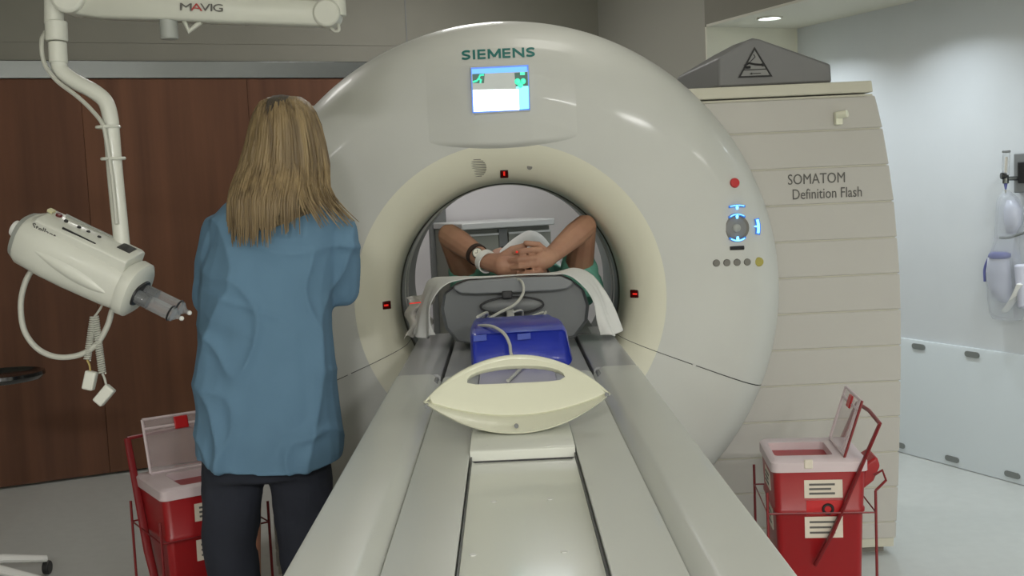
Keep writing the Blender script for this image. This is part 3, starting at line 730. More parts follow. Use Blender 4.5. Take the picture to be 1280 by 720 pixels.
# ------------------------------------------------------------------ cabinet seen through the bore
S0, S1, T0 = .685, 1.215, 2.2
kb = root('storage_cabinet', rm((S0+S1)/2, 2.42, 0), 'grey two-door cabinet with a white top seen through the bore', 'cabinet')
rbox(S0, S1, T0+.02, TB-.055, .06, 1.17).build('carcass', 'cabdoor', kb, bevel=.004)
rbox(S0-.01, S1+.015, T0-.02, TB-.055, 1.172, 1.208).build('worktop', 'counter', kb, bevel=.006)
for a, b_ in ((S0+.003, .895), (.955, S1-.003)):
    dr = rbox(a, b_, T0, T0+.019, .10, 1.145).build('door', 'cabdoor', kb, bevel=.003)
    rbox(a, b_, T0-.004, T0+.001, 1.135, 1.146).build('edge_strip', 'counter', dr)
rbox(.90, .95, T0+.006, T0+.02, .10, 1.165).build('stile', 'midgrey', kb)
rbox(.908, .942, T0-.005, T0+.01, .98, 1.07).build('lock', 'dark', kb, bevel=.004)
rbox(S0+.02, S1-.02, T0+.05, TB-.06, 0, .06).build('plinth', 'dark', kb)

# ------------------------------------------------------------------ woman in the blue gown
WY = -.62
def wp(x, y, dy=0): 
    p = pY(x, y, WY); return Vector((p.x, WY+dy, p.z))
WX = wp(335, 400).x
head = wp(357, 173)
b = MB()
b.ell(head+Vector((0, .01, .012)), .075, .095, .105, 20, 14); b.ell(head+Vector((.008, .05, -.055)), .05, .05, .06)
b.tube([head+Vector((.01, .10, .02)), head+Vector((.012, .118, -.012)), head+Vector((.012, .105, -.03))], [.007, .013, .01], 8)
for sd in (-1, 1): b.ell(head+Vector((sd*.078, .01, -.01)), .01, .018, .03)
nk = wp(350, 238)
b.chain([head+Vector((0, 0, -.06)), nk], [.05, .058])
def ring(cx, cy, z, rx, ry, n=24, e=2.4):
    out = []
    for k in range(n):
        a = 2*math.pi*k/n; c_, s_ = math.cos(a), math.sin(a)
        out.append(Vector((cx+rx*math.copysign(abs(c_)**(2/e), c_), cy+ry*math.copysign(abs(s_)**(2/e), s_), z)))
    return out
def rowring(y, xl, xr, ry, dy=0, sh=0):
    a, c_ = wp(xl, y), wp(xr, y); return ring((a.x+c_.x)/2, WY+dy, (a.z+c_.z)/2, (c_.x-a.x)/2-sh, ry-sh)
TOR = [(232, 316, 396, .06), (240, 297, 410, .08), (252, 280, 421, .105), (272, 264, 431, .125), (300, 262, 428, .135), (330, 253, 424, .14), (370, 250, 416, .145), (420, 249, 417, .15), (480, 247, 422, .155), (535, 245, 429, .16), (566, 246, 432, .162)]
b.loft([rowring(y, xl, xr, ry, 0, .028) for y, xl, xr, ry in TOR])
shl, shr = wp(279, 294), wp(420, 294)
ell_, elr = wp(262, 372, .03), wp(422, 362, .06)
hl, hr = Vector((WX-.05, WY+.27, ell_.z+.06)), Vector((WX+.10, WY+.33, elr.z+.10))
for s_, e_, h_, sd in ((shl, ell_, hl, -1), (shr, elr, hr, 1)):
    b.chain([s_, e_], [.05, .038]); b.chain([e_, e_.lerp(h_, .35), h_], [.038, .037, .025])
    d = (h_-e_).normalized(); sdv = Vector((1, 0, 0)); pc = h_+d*.05
    b.chain([h_, pc], [.027, .033])
    for k in range(4):
        q0 = pc+Vector((0, 0, .027-.018*k)); b.chain([q0, q0+d*.045+Vector((-sd*.006, 0, 0)), q0+d*.075+Vector((-sd*.02, 0, -.004))], [.0105, .0095, .008], 8)
    b.chain([h_+d*.02, h_+d*.05+Vector((-sd*.03, 0, .03)), h_+d*.08+Vector((-sd*.035, 0, .035))], [.013, .011, .009], 8)
hip_l, hip_r = wp(293, 560), wp(377, 560)
ft_l, ft_r = Vector((hip_l.x+.0, WY-.01, .06)), Vector((hip_r.x+.02, WY+.03, .06))
for h_, f_ in ((hip_l, ft_l), (hip_r, ft_r)):
    kn = h_.lerp(f_, .42)+Vector((0, .02, 0)); b.chain([h_, kn, f_], [.078, .055, .038]); b.chain([f_+Vector((0, -.02, -.02)), f_+Vector((0, .13, -.03))], [.032, .025])
wo = remesh('person', b, .0065, 'skin', None, 4, .5)
rebase(wo, (WX, WY, 0)); tag(wo, 'woman with long blonde hair in a blue gown standing with her back turned', 'person')
for sd in (-1, 1): MB().ell(head+Vector((.01+sd*.03, .098, .01)), .013, .008, .008).build('eye', 'eye', wo)
MB().ell(head+Vector((.012, .10, -.055)), .022, .006, .006).build('mouth', 'lip', wo)
# gown: torso, sleeves and hem in one cloth
gm = MB()
rows = [rowring(y, xl, xr, ry) for y, xl, xr, ry in TOR]
hem = []
a0, a1 = rows[-1], rowring(578, 249, 430, .163)
for p in a1:
    fx_ = (p.x-wp(249, 578).x)/.41; back = 1 if p.y < WY else 0
    hem.append(p+Vector((0, 0, .052*(max(0, .55-fx_)/.55)**2 + .010*(max(0, fx_-.6)/.4)**2 - .006)))
rows.append(hem)
gm.loft(rows)
for s_, e_, h_ in ((shl, ell_, hl), (shr, elr, hr)):
    gm.chain([s_+Vector((0, 0, .0)), s_.lerp(e_, .5), e_], [.064, .066, .06]); gm.chain([e_, e_.lerp(h_, .5), e_.lerp(h_, .92)], [.06, .054, .044])
def crease(v, k): return (1-min(1, abs(noise.noise(v))*k))**2
def dgown(co, n):
    f = max(0, min(1, (1.40-co.z)*4)); fb = abs(n.y)   # keep the outline calm, crease the broad faces
    d = .004*noise.noise(Vector((co.x*5, co.y*5, co.z*3))) + .003*noise.noise(Vector((co.x*9+co.z*7, co.y*6, co.z*13-co.x*8)))
    c1 = crease(Vector((co.x*3.6+co.z*1.6+5, co.y*2, co.z*2.4-co.x*2.2)), 3.2)
    c2_ = crease(Vector((co.x*7-co.z*3.4+1.7, co.y*2, co.z*4.2+co.x*3.5+8)), 3.5)
    c3 = crease(Vector((co.x*3.0+9, co.y*2, co.z*11+co.x*4.0+3)), 4.0)
    up_ = max(0, min(1, (co.z-.95)*4))
    return co + n*(d + (.020*c1+.014*c2_+.010*c3*up_-.011)*(.25+.75*fb))*(.3+.7*f)
remesh('gown', gm, .007, 'gown', wo, 5, .5, dgown)
# trousers
tm = MB()
tm.loft([rowring(y, xl, xr, ry) for y, xl, xr, ry in [(500, 268, 408, .12), (540, 258, 412, .13), (575, 253, 412, .13), (592, 253, 411, .12)]])
for h_, f_, top, off in ((hip_l, ft_l, wp(291, 580), -1), (hip_r, ft_r, wp(374, 580), 1)):
    kn = wp(287, 680) if off < 0 else wp(381, 680)
    lo = Vector((f_.x, f_.y, .075))
    tm.tube([top+Vector((0, 0, .06)), top+Vector((0, 0, -.04)), kn, kn.lerp(lo, .5), lo], [.088, .09, .077, .074, .075], 16)
def dtro(co, n): return co+n*(.006*noise.noise(Vector((co.x*8, co.y*8, co.z*12)))+.004*noise.noise(Vector((co.x*16+co.z*9, co.y*12, co.z*20))))
remesh('trousers', tm, .010, 'navy', wo, 3, .5, dtro)
for f_ in (ft_l, ft_r):
    MB().loft([[Vector((f_.x+.046*k*math.cos(a), f_.y-.09+.27*t, .004+ (h_ if math.sin(a) > 0 else 0)*abs(math.sin(a))**.6)) for a in [2*math.pi*i/16 for i in range(16)]] for t, k, h_ in ((0, .55, .06), (.08, .85, .075), (.35, .9, .08), (.7, 1.05, .06), (.92, .85, .045), (1, .45, .03))]).build('shoe', 'shoe', wo)
# hair: shell with grooves plus loose locks
HT = [(121, 357, 357, 0), (123, 336, 378, .06), (130, 327, 388, .085), (142, 321, 396, .10), (158, 317, 402, .108), (180, 313, 407, .112), (205, 306, 411, .112), (230, 300, 412, .108), (250, 297, 408, .10), (265, 300, 402, .085), (280, 304, 376, .06), (292, 310, 352, .045)]
hm = MB(); n = 64
def hring(j):
    y, xl, xr, ry = HT[j]; a_, c_ = wp(xl, y), wp(xr, y); cx = (a_.x+c_.x)/2; rx = max(.004, (c_.x-a_.x)/2); ry = max(.004, ry)
    dy = -.02-.0*j if y < 210 else -.02-.055*min(1, (y-210)/40)
    out = []
    for k in range(n):
        a = 2*math.pi*k/n; c2_, s2 = math.cos(a), math.sin(a)
        gv = 1+(.035*math.sin(a*17+j*.12)+.03*math.sin(a*29+1.3+j*.2))*min(1, j/4)
        fr_ = ry if s2 < 0 else ry*(.95 if y < 150 else .35)
        out.append(Vector((cx+rx*c2_*gv, WY+dy+fr_*s2*gv, (a_.z+c_.z)/2)))
    return out
hair = hm.loft([hring(j) for j in range(len(HT))]).build('hair', 'hair', wo, ang=80)
lk = MB()
random.seed(11)
for i in range(420):
    a = R(random.uniform(182, 358)); ys = random.uniform(126, 150); xa = math.cos(a); ye = random.uniform(272, 306) if xa < .0 else (random.uniform(255, 292) if xa < .55 else random.uniform(240, 284)); sweep_ = xa > .55
    pts, rad = [], []
    jit = random.uniform(-.05, .05); lift = random.uniform(.0, .010); sw = random.uniform(-5, 5)
    for k in range(11):
        t = k/10; y = ys+(ye-ys)*t
        j = max(0, min(len(HT)-2, next((q for q in range(len(HT)-1) if HT[q+1][0] >= y), len(HT)-2)))
        f = (y-HT[j][0])/(HT[j+1][0]-HT[j][0]); f = max(0, min(1.0, f))
        if y > 250: xl, xr, ry = (298, 408, .10)
        else: xl, xr, ry = [HT[j][q]+(HT[j+1][q]-HT[j][q])*f for q in (1, 2, 3)]
        xm = (xl+xr)/2+sw*t; hw = (xr-xl)/2
        dy = -.02 if y < 210 else -.02-.055*min(1, (y-210)/40)
        x = xm+hw*math.cos(a+jit*t)
        if sweep_ and y > 230: x += (y-230)**1.2*.36*max(0, x-345)/60
        p = wp(x, y); p.y = WY+dy+ry*math.sin(a+jit*t)-lift
        pts.append(p); rad.append(.0044*(1-.8*t**3)*min(1, .5+t*3))
    lk.tube(pts, rad, 5, flat=.6)
lk.build('hair_locks', 'hair', wo, ang=80)['kind'] = 'stuff'
pk = MB()
for q in range(9):
    x0 = 346+q*2.2; pk.tube([wp(356+(q-4)*.6, 120.8+abs(q-4)*.25, -.02), wp(x0+3, 123+abs(q-4)*.3, -.07), wp(x0, 130, -.107), wp(x0-2, 143+3*(q % 3), -.128)], [.004, .0055, .005, .001], 6)
pk.build('hair_parting', 'hairroot', wo, ang=80)

# ------------------------------------------------------------------ ceiling arm
DA = 2.8
def da(x, y, d=DA): return pD(x, y, d)
e0, e1_ = da(95, 3), da(415, 16)
ar = root('equipment_boom', (e1_.x, e1_.y, CEIL), 'white ceiling-mounted equipment arm with a bent pole carrying the injector', 'arm')
ytop = e0.y
# boom: tapering box section
def bsec(x, yt, yb, w_): 
    a, b_ = da(x, yt), da(x, yb); return [Vector((a.x, a.y+s_*w_, z)) for s_, z in ((-1, b_.z+.006), (-.8, b_.z), (.8, b_.z), (1, b_.z+.006), (1, a.z-.006), (.8, a.z), (-.8, a.z), (-1, a.z-.006))]
MB().loft([bsec(x, yt, yb, w_) for x, yt, yb, w_ in ((92, -20, 18, .03), (124, -14, 23, .032), (126, -14, 23, .034), (200, -8, 25.5, .035), (300, -3, 30, .035), (302, -3, 29.5, .032), (395, 2, 33, .03), (412, 4, 32, .024))]).build('boom', 'arm', ar, ang=50)
jc = da(92, -2); MB().cyl(jc+Vector((0, -.05, 0)), jc+Vector((0, .045, 0)), .042, 28).build('elbow_joint', 'injector', ar, bevel=.008)
jr = da(410, 18); MB().cyl(jr+Vector((0, -.034, 0)), jr+Vector((0, .034, 0)), .034, 24).build('shoulder_joint', 'arm', ar, bevel=.006)
MB().cyl(jr+Vector((.022, 0, -.005)), Vector((jr.x+.022, jr.y, CEIL)), .024, 24).build('ceiling_column', 'arm', ar)
MB().cyl(Vector((jr.x+.022, jr.y, CEIL-.03)), Vector((jr.x+.022, jr.y, CEIL)), .09, 28).build('ceiling_flange', 'arm', ar, bevel=.005)
MB().tube(spline([da(385, -6), da(400, 2), da(418, 20), da(424, 36), da(419, 39), da(412, 33)]), .004, 6).build('arm_cable', 'cable', ar)
kq = da(211, 36); MB().cyl(kq+Vector((0, 0, .025)), kq+Vector((0, 0, -.026)), .022, 20).build('adjustment_knob', 'injgrey', ar, bevel=.003)
kq = da(236, 33); MB().tube([kq+Vector((-.012, 0, .02)), kq+Vector((.0, 0, -.012)), kq+Vector((.03, 0, .01))], .007, 8).build('lock_lever', 'arm', ar)
MB().cyl(da(67, -60), da(67.5, 30), .0235, 20).build('upper_pole', 'injector', ar)
MB().cyl(da(70, 27), da(71, 52), .027, 22).build('collar', 'injector', ar, bevel=.003)
MB().cyl(da(71.5, 53), da(73, 79), .0225, 20).build('collar', 'injector', ar, bevel=.003)
p0 = da(67, -60); MB().tube([p0, p0+Vector((.02, 0, .05)), jc+Vector((-.01, .0, .10)), jc], .022, 16).build('swivel', 'arm', ar)
pole = spline([da(73, 76), da(76, 88), da(92, 101), da(115, 113), da(131, 126), da(137.5, 145), da(140, 170), da(144, 220), da(149, 270), da(153, 312)], 5)
MB().tube(pole, .0195, 16).build('bent_pole', 'injector', ar)
MB().tube(spline([da(57, 40), da(52, 52, DA-.02), da(55, 78, DA-.02), da(70, 100, DA-.02), da(96, 120, DA-.02), da(115, 138, DA-.02), da(128, 155, DA-.025), da(133, 175, DA-.025), da(140, 220, DA-.025), da(146, 280, DA-.025)], 6), .0055, 8).build('pole_cable', 'cable', ar)
for a_, b_ in (((122, 159), (148, 158.5)), ((133, 198.5), (150, 198))):
    c_ = (da(*a_)+da(*b_))/2; MB().tube([c_+Vector((.027*math.cos(t), .027*math.sin(t), 0)) for t in [2*math.pi*k/20 for k in range(20)]], .004, 6, closed=True).build('cable_clip', 'injector', ar)
pm = da(229, 17.2); 
bx0 = da(200, 12); bx1 = da(290, 16); dx = (bx1-bx0).normalized()
for ch, xx, sx_, mt_ in (('M', 228.5, 1.75, 'ink'), ('A', 243, 1.75, 'redink'), ('V', 255, 1.6, 'ink'), ('I', 266.5, 1.5, 'ink'), ('G', 270, 1.5, 'ink')):
    p = da(xx, 15.6+(xx-228)*.03); text('lettering', ch, frame(Vector((p.x, p.y-.0368, p.z)), dx, (0, -1, 0)), .026, mt_, ar, 0, .0006, sx=sx_)

# ------------------------------------------------------------------ contrast injector head
P0, P1 = pD(26, 291, 2.795), pD(170, 362, 2.785)
axv = (P1-P0).normalized(); LN = (P1-P0).length
T = frame((P0+P1)/2, axv, Vector((.25, -.24, .94)))
ij = root('contrast_injector', (P0+P1)/2, 'white twin-syringe contrast injector head hanging from the bent pole', 'injector')
def isec(x, ry, rz, dz=0, n=28, e=2.6): return [T @ Vector((x, ry*math.copysign(abs(math.cos(a))**(2/e), math.cos(a)), dz+rz*math.copysign(abs(math.sin(a))**(2/e), math.sin(a)))) for a in [2*math.pi*k/n for k in range(n)]]
h = LN/2
MB().loft([isec(-h+.02, .066, .060), isec(-h+.03, .072, .066), isec(-h+.10, .076, .070), isec(0, .076, .070), isec(h-.06, .072, .066), isec(h-.022, .068, .062)]).build('housing', 'injector', ij, ang=50)
MB().loft([isec(-h+.005, .05, .05), isec(-h+.008, .06, .056), isec(-h+.0215, .067, .061)]).build('rear_cap', 'injgrey', ij, ang=40)
kn0 = T @ Vector((-h+.008, -.015, .012)); MB().cyl(kn0, kn0-axv*.022, .021, 20).build('knob', 'band', ij, bevel=.004)
MB().loft([isec(h-.024, .07, .064), isec(h-.016, .074, .068), isec(h+.004, .073, .067), isec(h+.012, .062, .056)]).build('front_collar', 'injector', ij, ang=40)
MB().loft([isec(h+.011, .046, .030, -.004), isec(h+.016, .044, .028, -.004)]).build('front_face', 'dark', ij)
# sculpted grip on the side and control panel on the top
MB().grid(lambda u, v: T @ Vector((-.09+.21*u, -.0705-.011*math.sin(math.pi*v)*math.sin(math.pi*u)**.6, .012-.02*u+(-.022+.044*v)*math.sin(math.pi*u)**.7)), 25, 9).build('side_grip', 'injector', ij, ang=80)
cp_ = MB().loft([[T @ Vector((x, y, z)) for y, z in ((-w_, .045), (-w_, zt-.006), (-w_+.008, zt), (w_-.008, zt), (w_, zt-.006), (w_, .045))] for x, w_, zt in ((-h+.035, .038, .068), (-h+.05, .048, .078), (0, .050, .083), (h-.035, .050, .085), (h-.026, .049, .083))]).build('control_panel', 'injector', ij, ang=40, bevel=.002)
TP = T @ Matrix.Translation((0, 0, .0835))
def mark(x, y, w_, l_, mt, nm, zz=.0): MB().box(x-l_/2, x+l_/2, y-w_/2, y+w_/2, -.004+zz, .0025+zz, TP).build(nm, mt, cp_)
mark(h-.06, .012, .038, .034, 'dark', 'display_window', .0006)
disc(TP @ Matrix.Translation((-.09, .018, -.002)), .008, .004).build('stop_button', mat('maroon_button', (90, 20, 22), .4), cp_)
mark(-.112, .018, .016, .014, mat('yellow_print', (206, 202, 160), .5), 'yellow_mark')
for xq in (-.062, -.026, .0, .03): disc(TP @ Matrix.Translation((xq, .004, -.002)), .005, .004).build('panel_key', 'blackink', cp_)
mark(.0, -.040, .003, .09, 'blackink', 'printed_line'); mark(-.005, .034, .002, .15, 'injgrey', 'printed_line')
T3 = T @ Matrix.Translation((-.115, -.0505, .052)) @ Matrix.Rotation(R(90), 4, 'X')
text('lettering', 'Stellant', T3, .022, 'ink', cp_, 0, .0006)
for k, yy in enumerate((-.022, .022)):
    sy = MB().cyl(T @ Vector((h+.013, yy, -.004)), T @ Vector((h+.118, yy, -.004)), .0185, 20).build('syringe', 'glass', ij)
    MB().cyl(T @ Vector((h+.0165, yy, -.004)), T @ Vector((h+.048, yy, -.004)), .0165, 16).build('plunger', 'dark', sy)
    MB().tube([T @ Vector((h+.117, yy, -.004)), T @ Vector((h+.125, yy, -.004)), T @ Vector((h+.130, yy, -.004)), T @ Vector((h+.138, yy, -.004))], [.018, .011, .006, .005], 14).build('syringe_tip', 'glass', sy)
    MB().ell(T @ Vector((h+.140, yy, -.004)), .006).build('cap', 'band', sy)
    MB().tube([T @ Vector((h+.110, yy+.0187*math.cos(a), -.004+.0187*math.sin(a))) for a in [2*math.pi*q/20 for q in range(20)]], .0025, 6, closed=True).build('syringe_collar', 'dark', sy)
MB().tube(spline([T @ Vector((-h+.06, 0, -.06)), da(32, 352), da(26, 380), da(30, 412), da(46, 435), da(70, 446), da(98, 444), da(120, 431), da(134, 408), da(141, 386), T @ Vector((h-.03, 0, -.05))], 8), .0072, 10).build('power_cable', 'cable', ij)
def coil(a, b_, r, turns, nm):
    a, b_ = Vector(a), Vector(b_); d = (b_-a); t = d.normalized(); x = t.cross(Vector((0, 1, 0))).normalized(); y = t.cross(x)
    N_ = turns*9; MB().tube([a+d*(i/N_)+(x*math.cos(i*2*math.pi/9)+y*math.sin(i*2*math.pi/9))*r for i in range(N_+1)], .0023, 5).build(nm, 'cable', ij)
coil(da(117, 396), da(109, 450), .0075, 20, 'coiled_cord'); coil(da(119, 396), da(128, 467), .008, 26, 'coiled_cord')
MB().tube(spline([da(128, 381), da(124, 388), da(118, 396)]), .003, 6).build('cord_lead', 'cable', ij)
MB().tube(spline([da(109, 450), da(112, 457), da(113, 466)]), .0025, 6).build('cord_lead', mat('yellowed_wire', (176, 156, 96), .5), ij)
MB().tube(spline([da(128, 467), da(131, 474), da(133, 483)]), .003, 6).build('cord_lead', 'cable', ij)
for c0, c1, w_ in ((da(115, 464), da(110, 487), .014), (da(139, 484), da(122, 504), .014)):
    Tq = frame(c0, c1-c0, Vector((0, -1, .1))); L = (c1-c0).length
    MB().box(0, L, -w_, w_, -.012, .012, Tq).build('hand_switch', 'injector', ij, bevel=.004)

# ------------------------------------------------------------------ sharps containers on wire trolleys
def sharps(name, label):
    e = root(name, (0, 0, 0), label, 'bin', 'red sharps containers')
    def sec(z, w_, d_, r=.022, n=4):
        out = []
        for cx, cy, a0 in ((w_-r, -d_+r, -90), (w_-r, d_-r, 0), (-w_+r, d_-r, 90), (-w_+r, -d_+r, 180)):
            for k in range(n+1):
                a = R(a0+90*k/n); out.append(Vector((cx+r*math.cos(a), cy+r*math.sin(a), z)))
        return out
    MB().loft([sec(.05, .112, .122), sec(.06, .118, .128), sec(.385, .127, .139), sec(.39, .132, .144), sec(.40, .132, .144), sec(.405, .129, .141), sec(.525, .134, .146)]).build('body', 'binred', e, ang=45)
    # lid: rim with a rectangular opening
    lid = MB(); o0, o1, o2 = sec(.514, .140, .152), sec(.542, .140, .152), sec(.549, .132, .144)
    def hole(z, k=0): return [Vector((x, y, z)) for x, y in [(p.x, p.y) for p in sec(0, .085, .085, .012)]]
    hs = [Vector((p.x-.035, p.y-.0, .549)) for p in hole(0)]; hs2 = [p+Vector((0, 0, -.025)) for p in hs]
    lid.loft([o0, o1, o2, hs, hs2], caps=False); ld = lid.build('lid', 'lid', e, ang=40)
    MB().loft([[p+Vector((0, 0, -.004)) for p in hs2], [p+Vector((0, 0, -.09)) for p in hs2]], caps=True).build('opening_well', 'bindark', e)
    MB().box(-.045, -.02, -.155, -.145, .525, .552).build('lid_catch', 'label', ld, bevel=.003)
    # open flap hinged on the right side, leaning outwards
    Tf = Matrix.Translation((.078, 0, .553)) @ Matrix.Rotation(R(-72), 4, 'Y')
    fp = MB().box(0, .17, -.118, .118, -.002, .002, Tf).build('flap', 'flap', e)
    rb = MB()
    for a_, b_ in (((0, -.118), (.17, -.118)), ((0, .118), (.17, .118)), ((0, -.085), (.17, -.085)), ((.17, -.118), (.17, .118)), ((.14, -.118), (.14, .118)), ((.0, -.118), (.0, .118))):
        rb.tube([Tf @ Vector((a_[0], a_[1], 0)), Tf @ Vector((b_[0], b_[1], 0))], .0045, 6)
    rb.build('flap_rib', 'lid', fp)
    MB().box(.125, .165, -.022, .022, .002, .008, Tf).build('flap_latch', 'red', fp, bevel=.003)
    MB().tube([Tf @ Vector((-.005, -.121, 0)), Tf @ Vector((.172, -.121, 0))], .004, 6).build('flap_edge', 'wire', fp)
    # labels on two faces with printed lines
    for face in range(2):
        for zc, hh, ww in ((.462, .027, .055), (.345, .032, .055)):
            th = .1435 if zc > .4 else .1378; sl = R(1.5)
            if face: Tl = Matrix.Rotation(R(180), 4, 'Z') @ Matrix.Rotation(R(90), 4, 'Z') @ Matrix.Translation((0, -th+.0115, zc))
            else: Tl = Matrix.Translation((.01, -th-.0005, zc))
            lb = MB().box(-ww, ww, -.0015, .004, -hh, hh, Tl).build('label', 'label', e)
            for q in range(3): MB().box(-ww*.75, ww*(.6-.2*(q % 2)), -.0025, 0, hh*.5-q*hh*.5-.003, hh*.5-q*hh*.5+.003, Tl).build('printed_line', 'ink', lb)
    Tl = Matrix.Translation((.01, -.1435, .405)); lb = MB().box(-.05, .055, -.001, .006, -.022, .022, Tl).build('label', 'red', e)
    MB().tube([Tl @ Vector((.012+.014*math.cos(t), -.003, -.004+.014*math.sin(t))) for t in [2*math.pi*k/16 for k in range(16)]], .004, 6, closed=True).build('hazard_mark', 'blackink', lb)
    # bail handle
    bh = MB()
    for sd in (-1, 1): bh.tube([(-.02, sd*.152, .235), (.03, sd*.156, .33), (.172, sd*.156, .655)], [.012, .014, .011], 8, flat=.5)
    bh.tube([(.172, -.156, .655), (.175, 0, .662), (.172, .156, .655)], .006, 8); bh.build('bail_handle', 'wire', e)
    # wire trolley
    wr = MB()
    for x in (-.155, .155):
        for y in (-.165, .165):
            wr.tube([(x, y, .02), (x, y, .46)], .0042, 6)
            wr.ell((x, y, .012), .012)
    for z in (.06, .395): wr.tube([(-.155, -.165, z), (.155, -.165, z), (.155, .165, z), (-.155, .165, z)], .0028, 6, closed=True)
    for y in (-.1, 0, .1): wr.tube([(-.155, y, .045), (.155, y, .045)], .0035, 6)
    wr.tube([(.155, -.165, .46), (.185, -.165, .49), (.175, -.165, .52), (.15, -.165, .505)], .004, 6)
    wr.build('wire_trolley', 'wire', e)
    MB().prism([(.128, .44), (.135, .52), (.175, .545), (.185, .515), (.165, .47)], -.10, .02, 'Y').build('side_bracket', 'binred', e, bevel=.008)
    return e
def copy_tree(o, parent=None):
    c = o.copy(); COL.objects.link(c); c.parent = parent
    for ch in list(o.children): copy_tree(ch, c)
    return c
s1 = sharps('sharps_container', 'red sharps container with open clear flap in front of the ribbed scanner side')
s1.location = (.885, -.385, 0); s1.rotation_euler = (0, 0, R(-6))
s2 = copy_tree(s1); s2['label'] = 'red sharps container with open clear flap half hidden behind the woman'
s2.location = (-1.01, -.335, 0); s2.rotation_euler = (0, 0, R(33.5+90))

# ------------------------------------------------------------------ things on the right wall
def pS(x, y, s=SR-.05):
    d = ray(x, y); k = (s-CAM.dot(E1))/d.dot(E1); return CAM+d*k
ob = root('gas_outlet', rm(SR, .08, 1.34), 'grey medical gas outlet plate on the white wall', 'outlet')
c = pS(1280, 214, SR-.02); tt = c.dot(E2)
rbox(SR-.03, SR-.001, tt-.14, tt+.045, c.z-.09, c.z+.075).build('plate', 'midgrey', ob, bevel=.004)
for k in range(2): rbox(SR-.036, SR-.028, tt-.12+.08*k, tt-.06+.08*k, c.z-.05, c.z+.04).build('socket', 'dark', ob, bevel=.004)
fm = root('flow_meter', pS(1256, 225, SR-.07), 'clear oxygen flow meter with a black knob plugged into the wall outlet', 'flow meter')
a_, b_ = pS(1258, 191, SR-.075), pS(1257, 219, SR-.075)
MB().cyl(a_, b_, .016, 18).build('flow_tube', 'glass', fm); MB().cyl(a_, a_+Vector((0, 0, .010)), .017, 16).build('tube_cap', 'midgrey', fm, bevel=.002)
MB().cyl(pS(1258, 196, SR-.075), b_, .005, 10).build('scale', 'label', fm)
MB().cyl(b_+Vector((0, 0, .002)), b_+Vector((0, 0, -.035)), .013, 16).build('valve_body', 'steel', fm, bevel=.002)
kb_ = pS(1251, 220, SR-.095); MB().cyl(kb_, kb_+E1*.02-E2*.01, .014, 16).build('valve_knob', 'black', fm, bevel=.002)
MB().cyl(b_+Vector((0, 0, -.035)), b_+Vector((0, 0, -.06)), .008, 12, .004).build('hose_barb', 'purple', fm)
MB().cyl(b_+Vector((0, 0, -.015)), b_+Vector((0, 0, -.015))+E1*.05-E2*.02, .009, 12).build('inlet', 'steel', fm)
# clear bag with a resuscitator inside, hanging from the flow meter
bag = root('resuscitator_bag', pS(1258, 330, SR-.08), 'clear plastic bag holding a white and violet resuscitator mask below the flow meter', 'bag')
def wall_loft(rows, sc, th, n=20):
    out = []
    for x, y, hw in rows:
        c = pS(x, y, SR-th-.015); hwm = hw*sc*1.55
        out.append([c+E2*(hwm*math.cos(a))+E1*(th*min(1, hw/12)*math.sin(a)) for a in [2*math.pi*k/n for k in range(n)]])
    return out
PXM = 1/450
MB().loft(wall_loft([(1258, 238, 3), (1260, 248, 12), (1262, 262, 18), (1261, 285, 19), (1258, 300, 15), (1256, 315, 20), (1256, 345, 27), (1257, 372, 27), (1258, 392, 25), (1259, 399, 20)], PXM, .045)).build('bag_film', 'bag', bag, ang=80)
MB().loft(wall_loft([(1249, 318, 9), (1248, 322, 15), (1248, 340, 18), (1250, 358, 17), (1254, 372, 12), (1257, 378, 6)], PXM, .032)).build('mask', 'maskwhite', bag, ang=80)
MB().loft(wall_loft([(1250, 315, 10), (1250, 317, 15), (1249, 321, 16), (1249, 323, 13)], PXM, .034)).build('mask_rim', 'purple', bag, ang=80)
MB().tube(spline([pS(1231, 352, SR-.055), pS(1231, 335, SR-.055), pS(1237, 320, SR-.055)]), .006, 8).build('mask_strap', 'purple', bag)
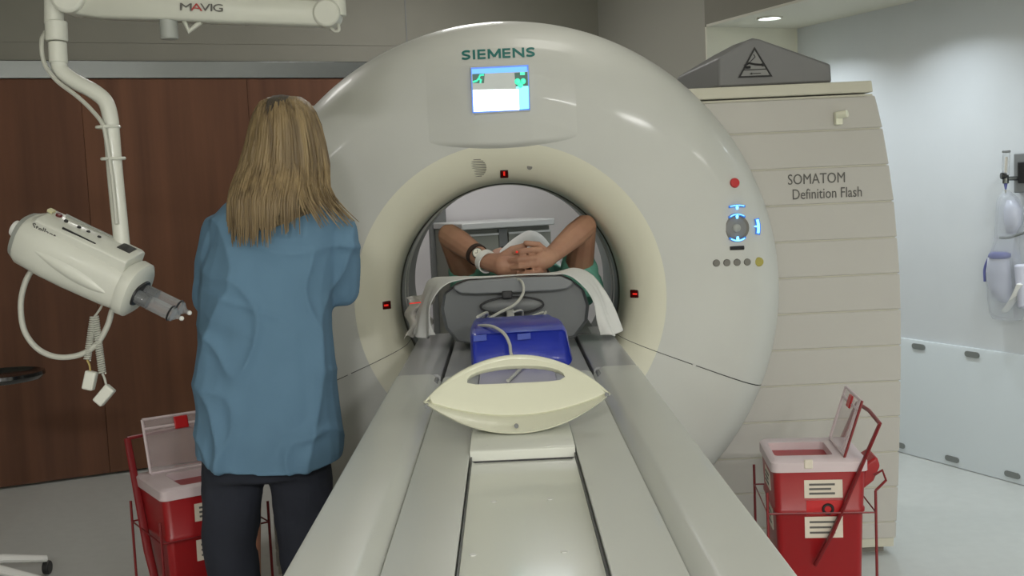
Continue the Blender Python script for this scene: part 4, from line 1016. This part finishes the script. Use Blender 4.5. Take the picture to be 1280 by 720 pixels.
MB().loft(wall_loft([(1264, 250, 6), (1266, 262, 12), (1266, 280, 11), (1264, 292, 6)], PXM, .03)).build('bulb', 'maskwhite', bag, ang=80)
MB().tube(spline([pS(1250, 297, SR-.07), pS(1260, 297, SR-.07), pS(1268, 295, SR-.07), pS(1280, 291, SR-.07)]), .006, 8).build('tie', 'tab', bag)
MB().cyl(pS(1277, 330, SR-.06), pS(1282, 385, SR-.06), .03, 14, .03).build('reservoir', 'maskwhite', bag, bevel=.01)
MB().tube(spline([pS(1276, 355, SR-.09), pS(1268, 372, SR-.08), pS(1256, 390, SR-.07)]), [.02]*16+[.012], 8, flat=.3).build('paper_insert', 'band', bag)
MB().tube([pS(1257, 236, SR-.075), pS(1257, 241, SR-.07)], .004, 6).build('hanging_cord', 'cable', bag)

# ------------------------------------------------------------------ rolling stand at the left edge
sc_ = pY(4, 470, .25)
SX, SY = sc_.x-.22, .25
stl = root('rolling_stand', (SX, SY, 0), 'rolling stand with a black ring tray and pale feet cut off by the left edge', 'stand')
n = 36
MB().loft([[Vector((sc_.x+q*math.cos(2*math.pi*k/n), .25+q*math.sin(2*math.pi*k/n), sc_.z+z)) for k in range(n)] for q, z in ((.10, -.02), (.13, -.015), (.143, 0), (.140, .012), (.128, .014), (.115, .002), (.04, -.004))]).build('ring_tray', 'black', stl, ang=50)
MB().tube([(SX, SY, sc_.z-.01), (sc_.x-.12, .25, sc_.z-.01)], .014, 10).build('tray_arm', 'black', stl)
MB().cyl((SX, SY, .10), (SX, SY, 1.25), .02, 18).build('column', 'steel', stl)
for k, a in enumerate((35, -12, 107, 179, 251)):
    d = Vector((math.cos(R(a)), math.sin(R(a)), 0)); ct = Vector((SX, SY, 0)); tip = .33 if k else .30
    MB().tube([ct+d*.01+Vector((0, 0, .11)), ct+d*.15+Vector((0, 0, .095)), ct+d*tip+Vector((0, 0, .06))], [.026, .024, .018], 10, flat=.7).build('leg', 'band', stl)
    MB().cyl(ct+d*tip+Vector((-.012, 0, .026)), ct+d*tip+Vector((.012, 0, .026)), .026, 16).build('castor', 'dark', stl, bevel=.004)
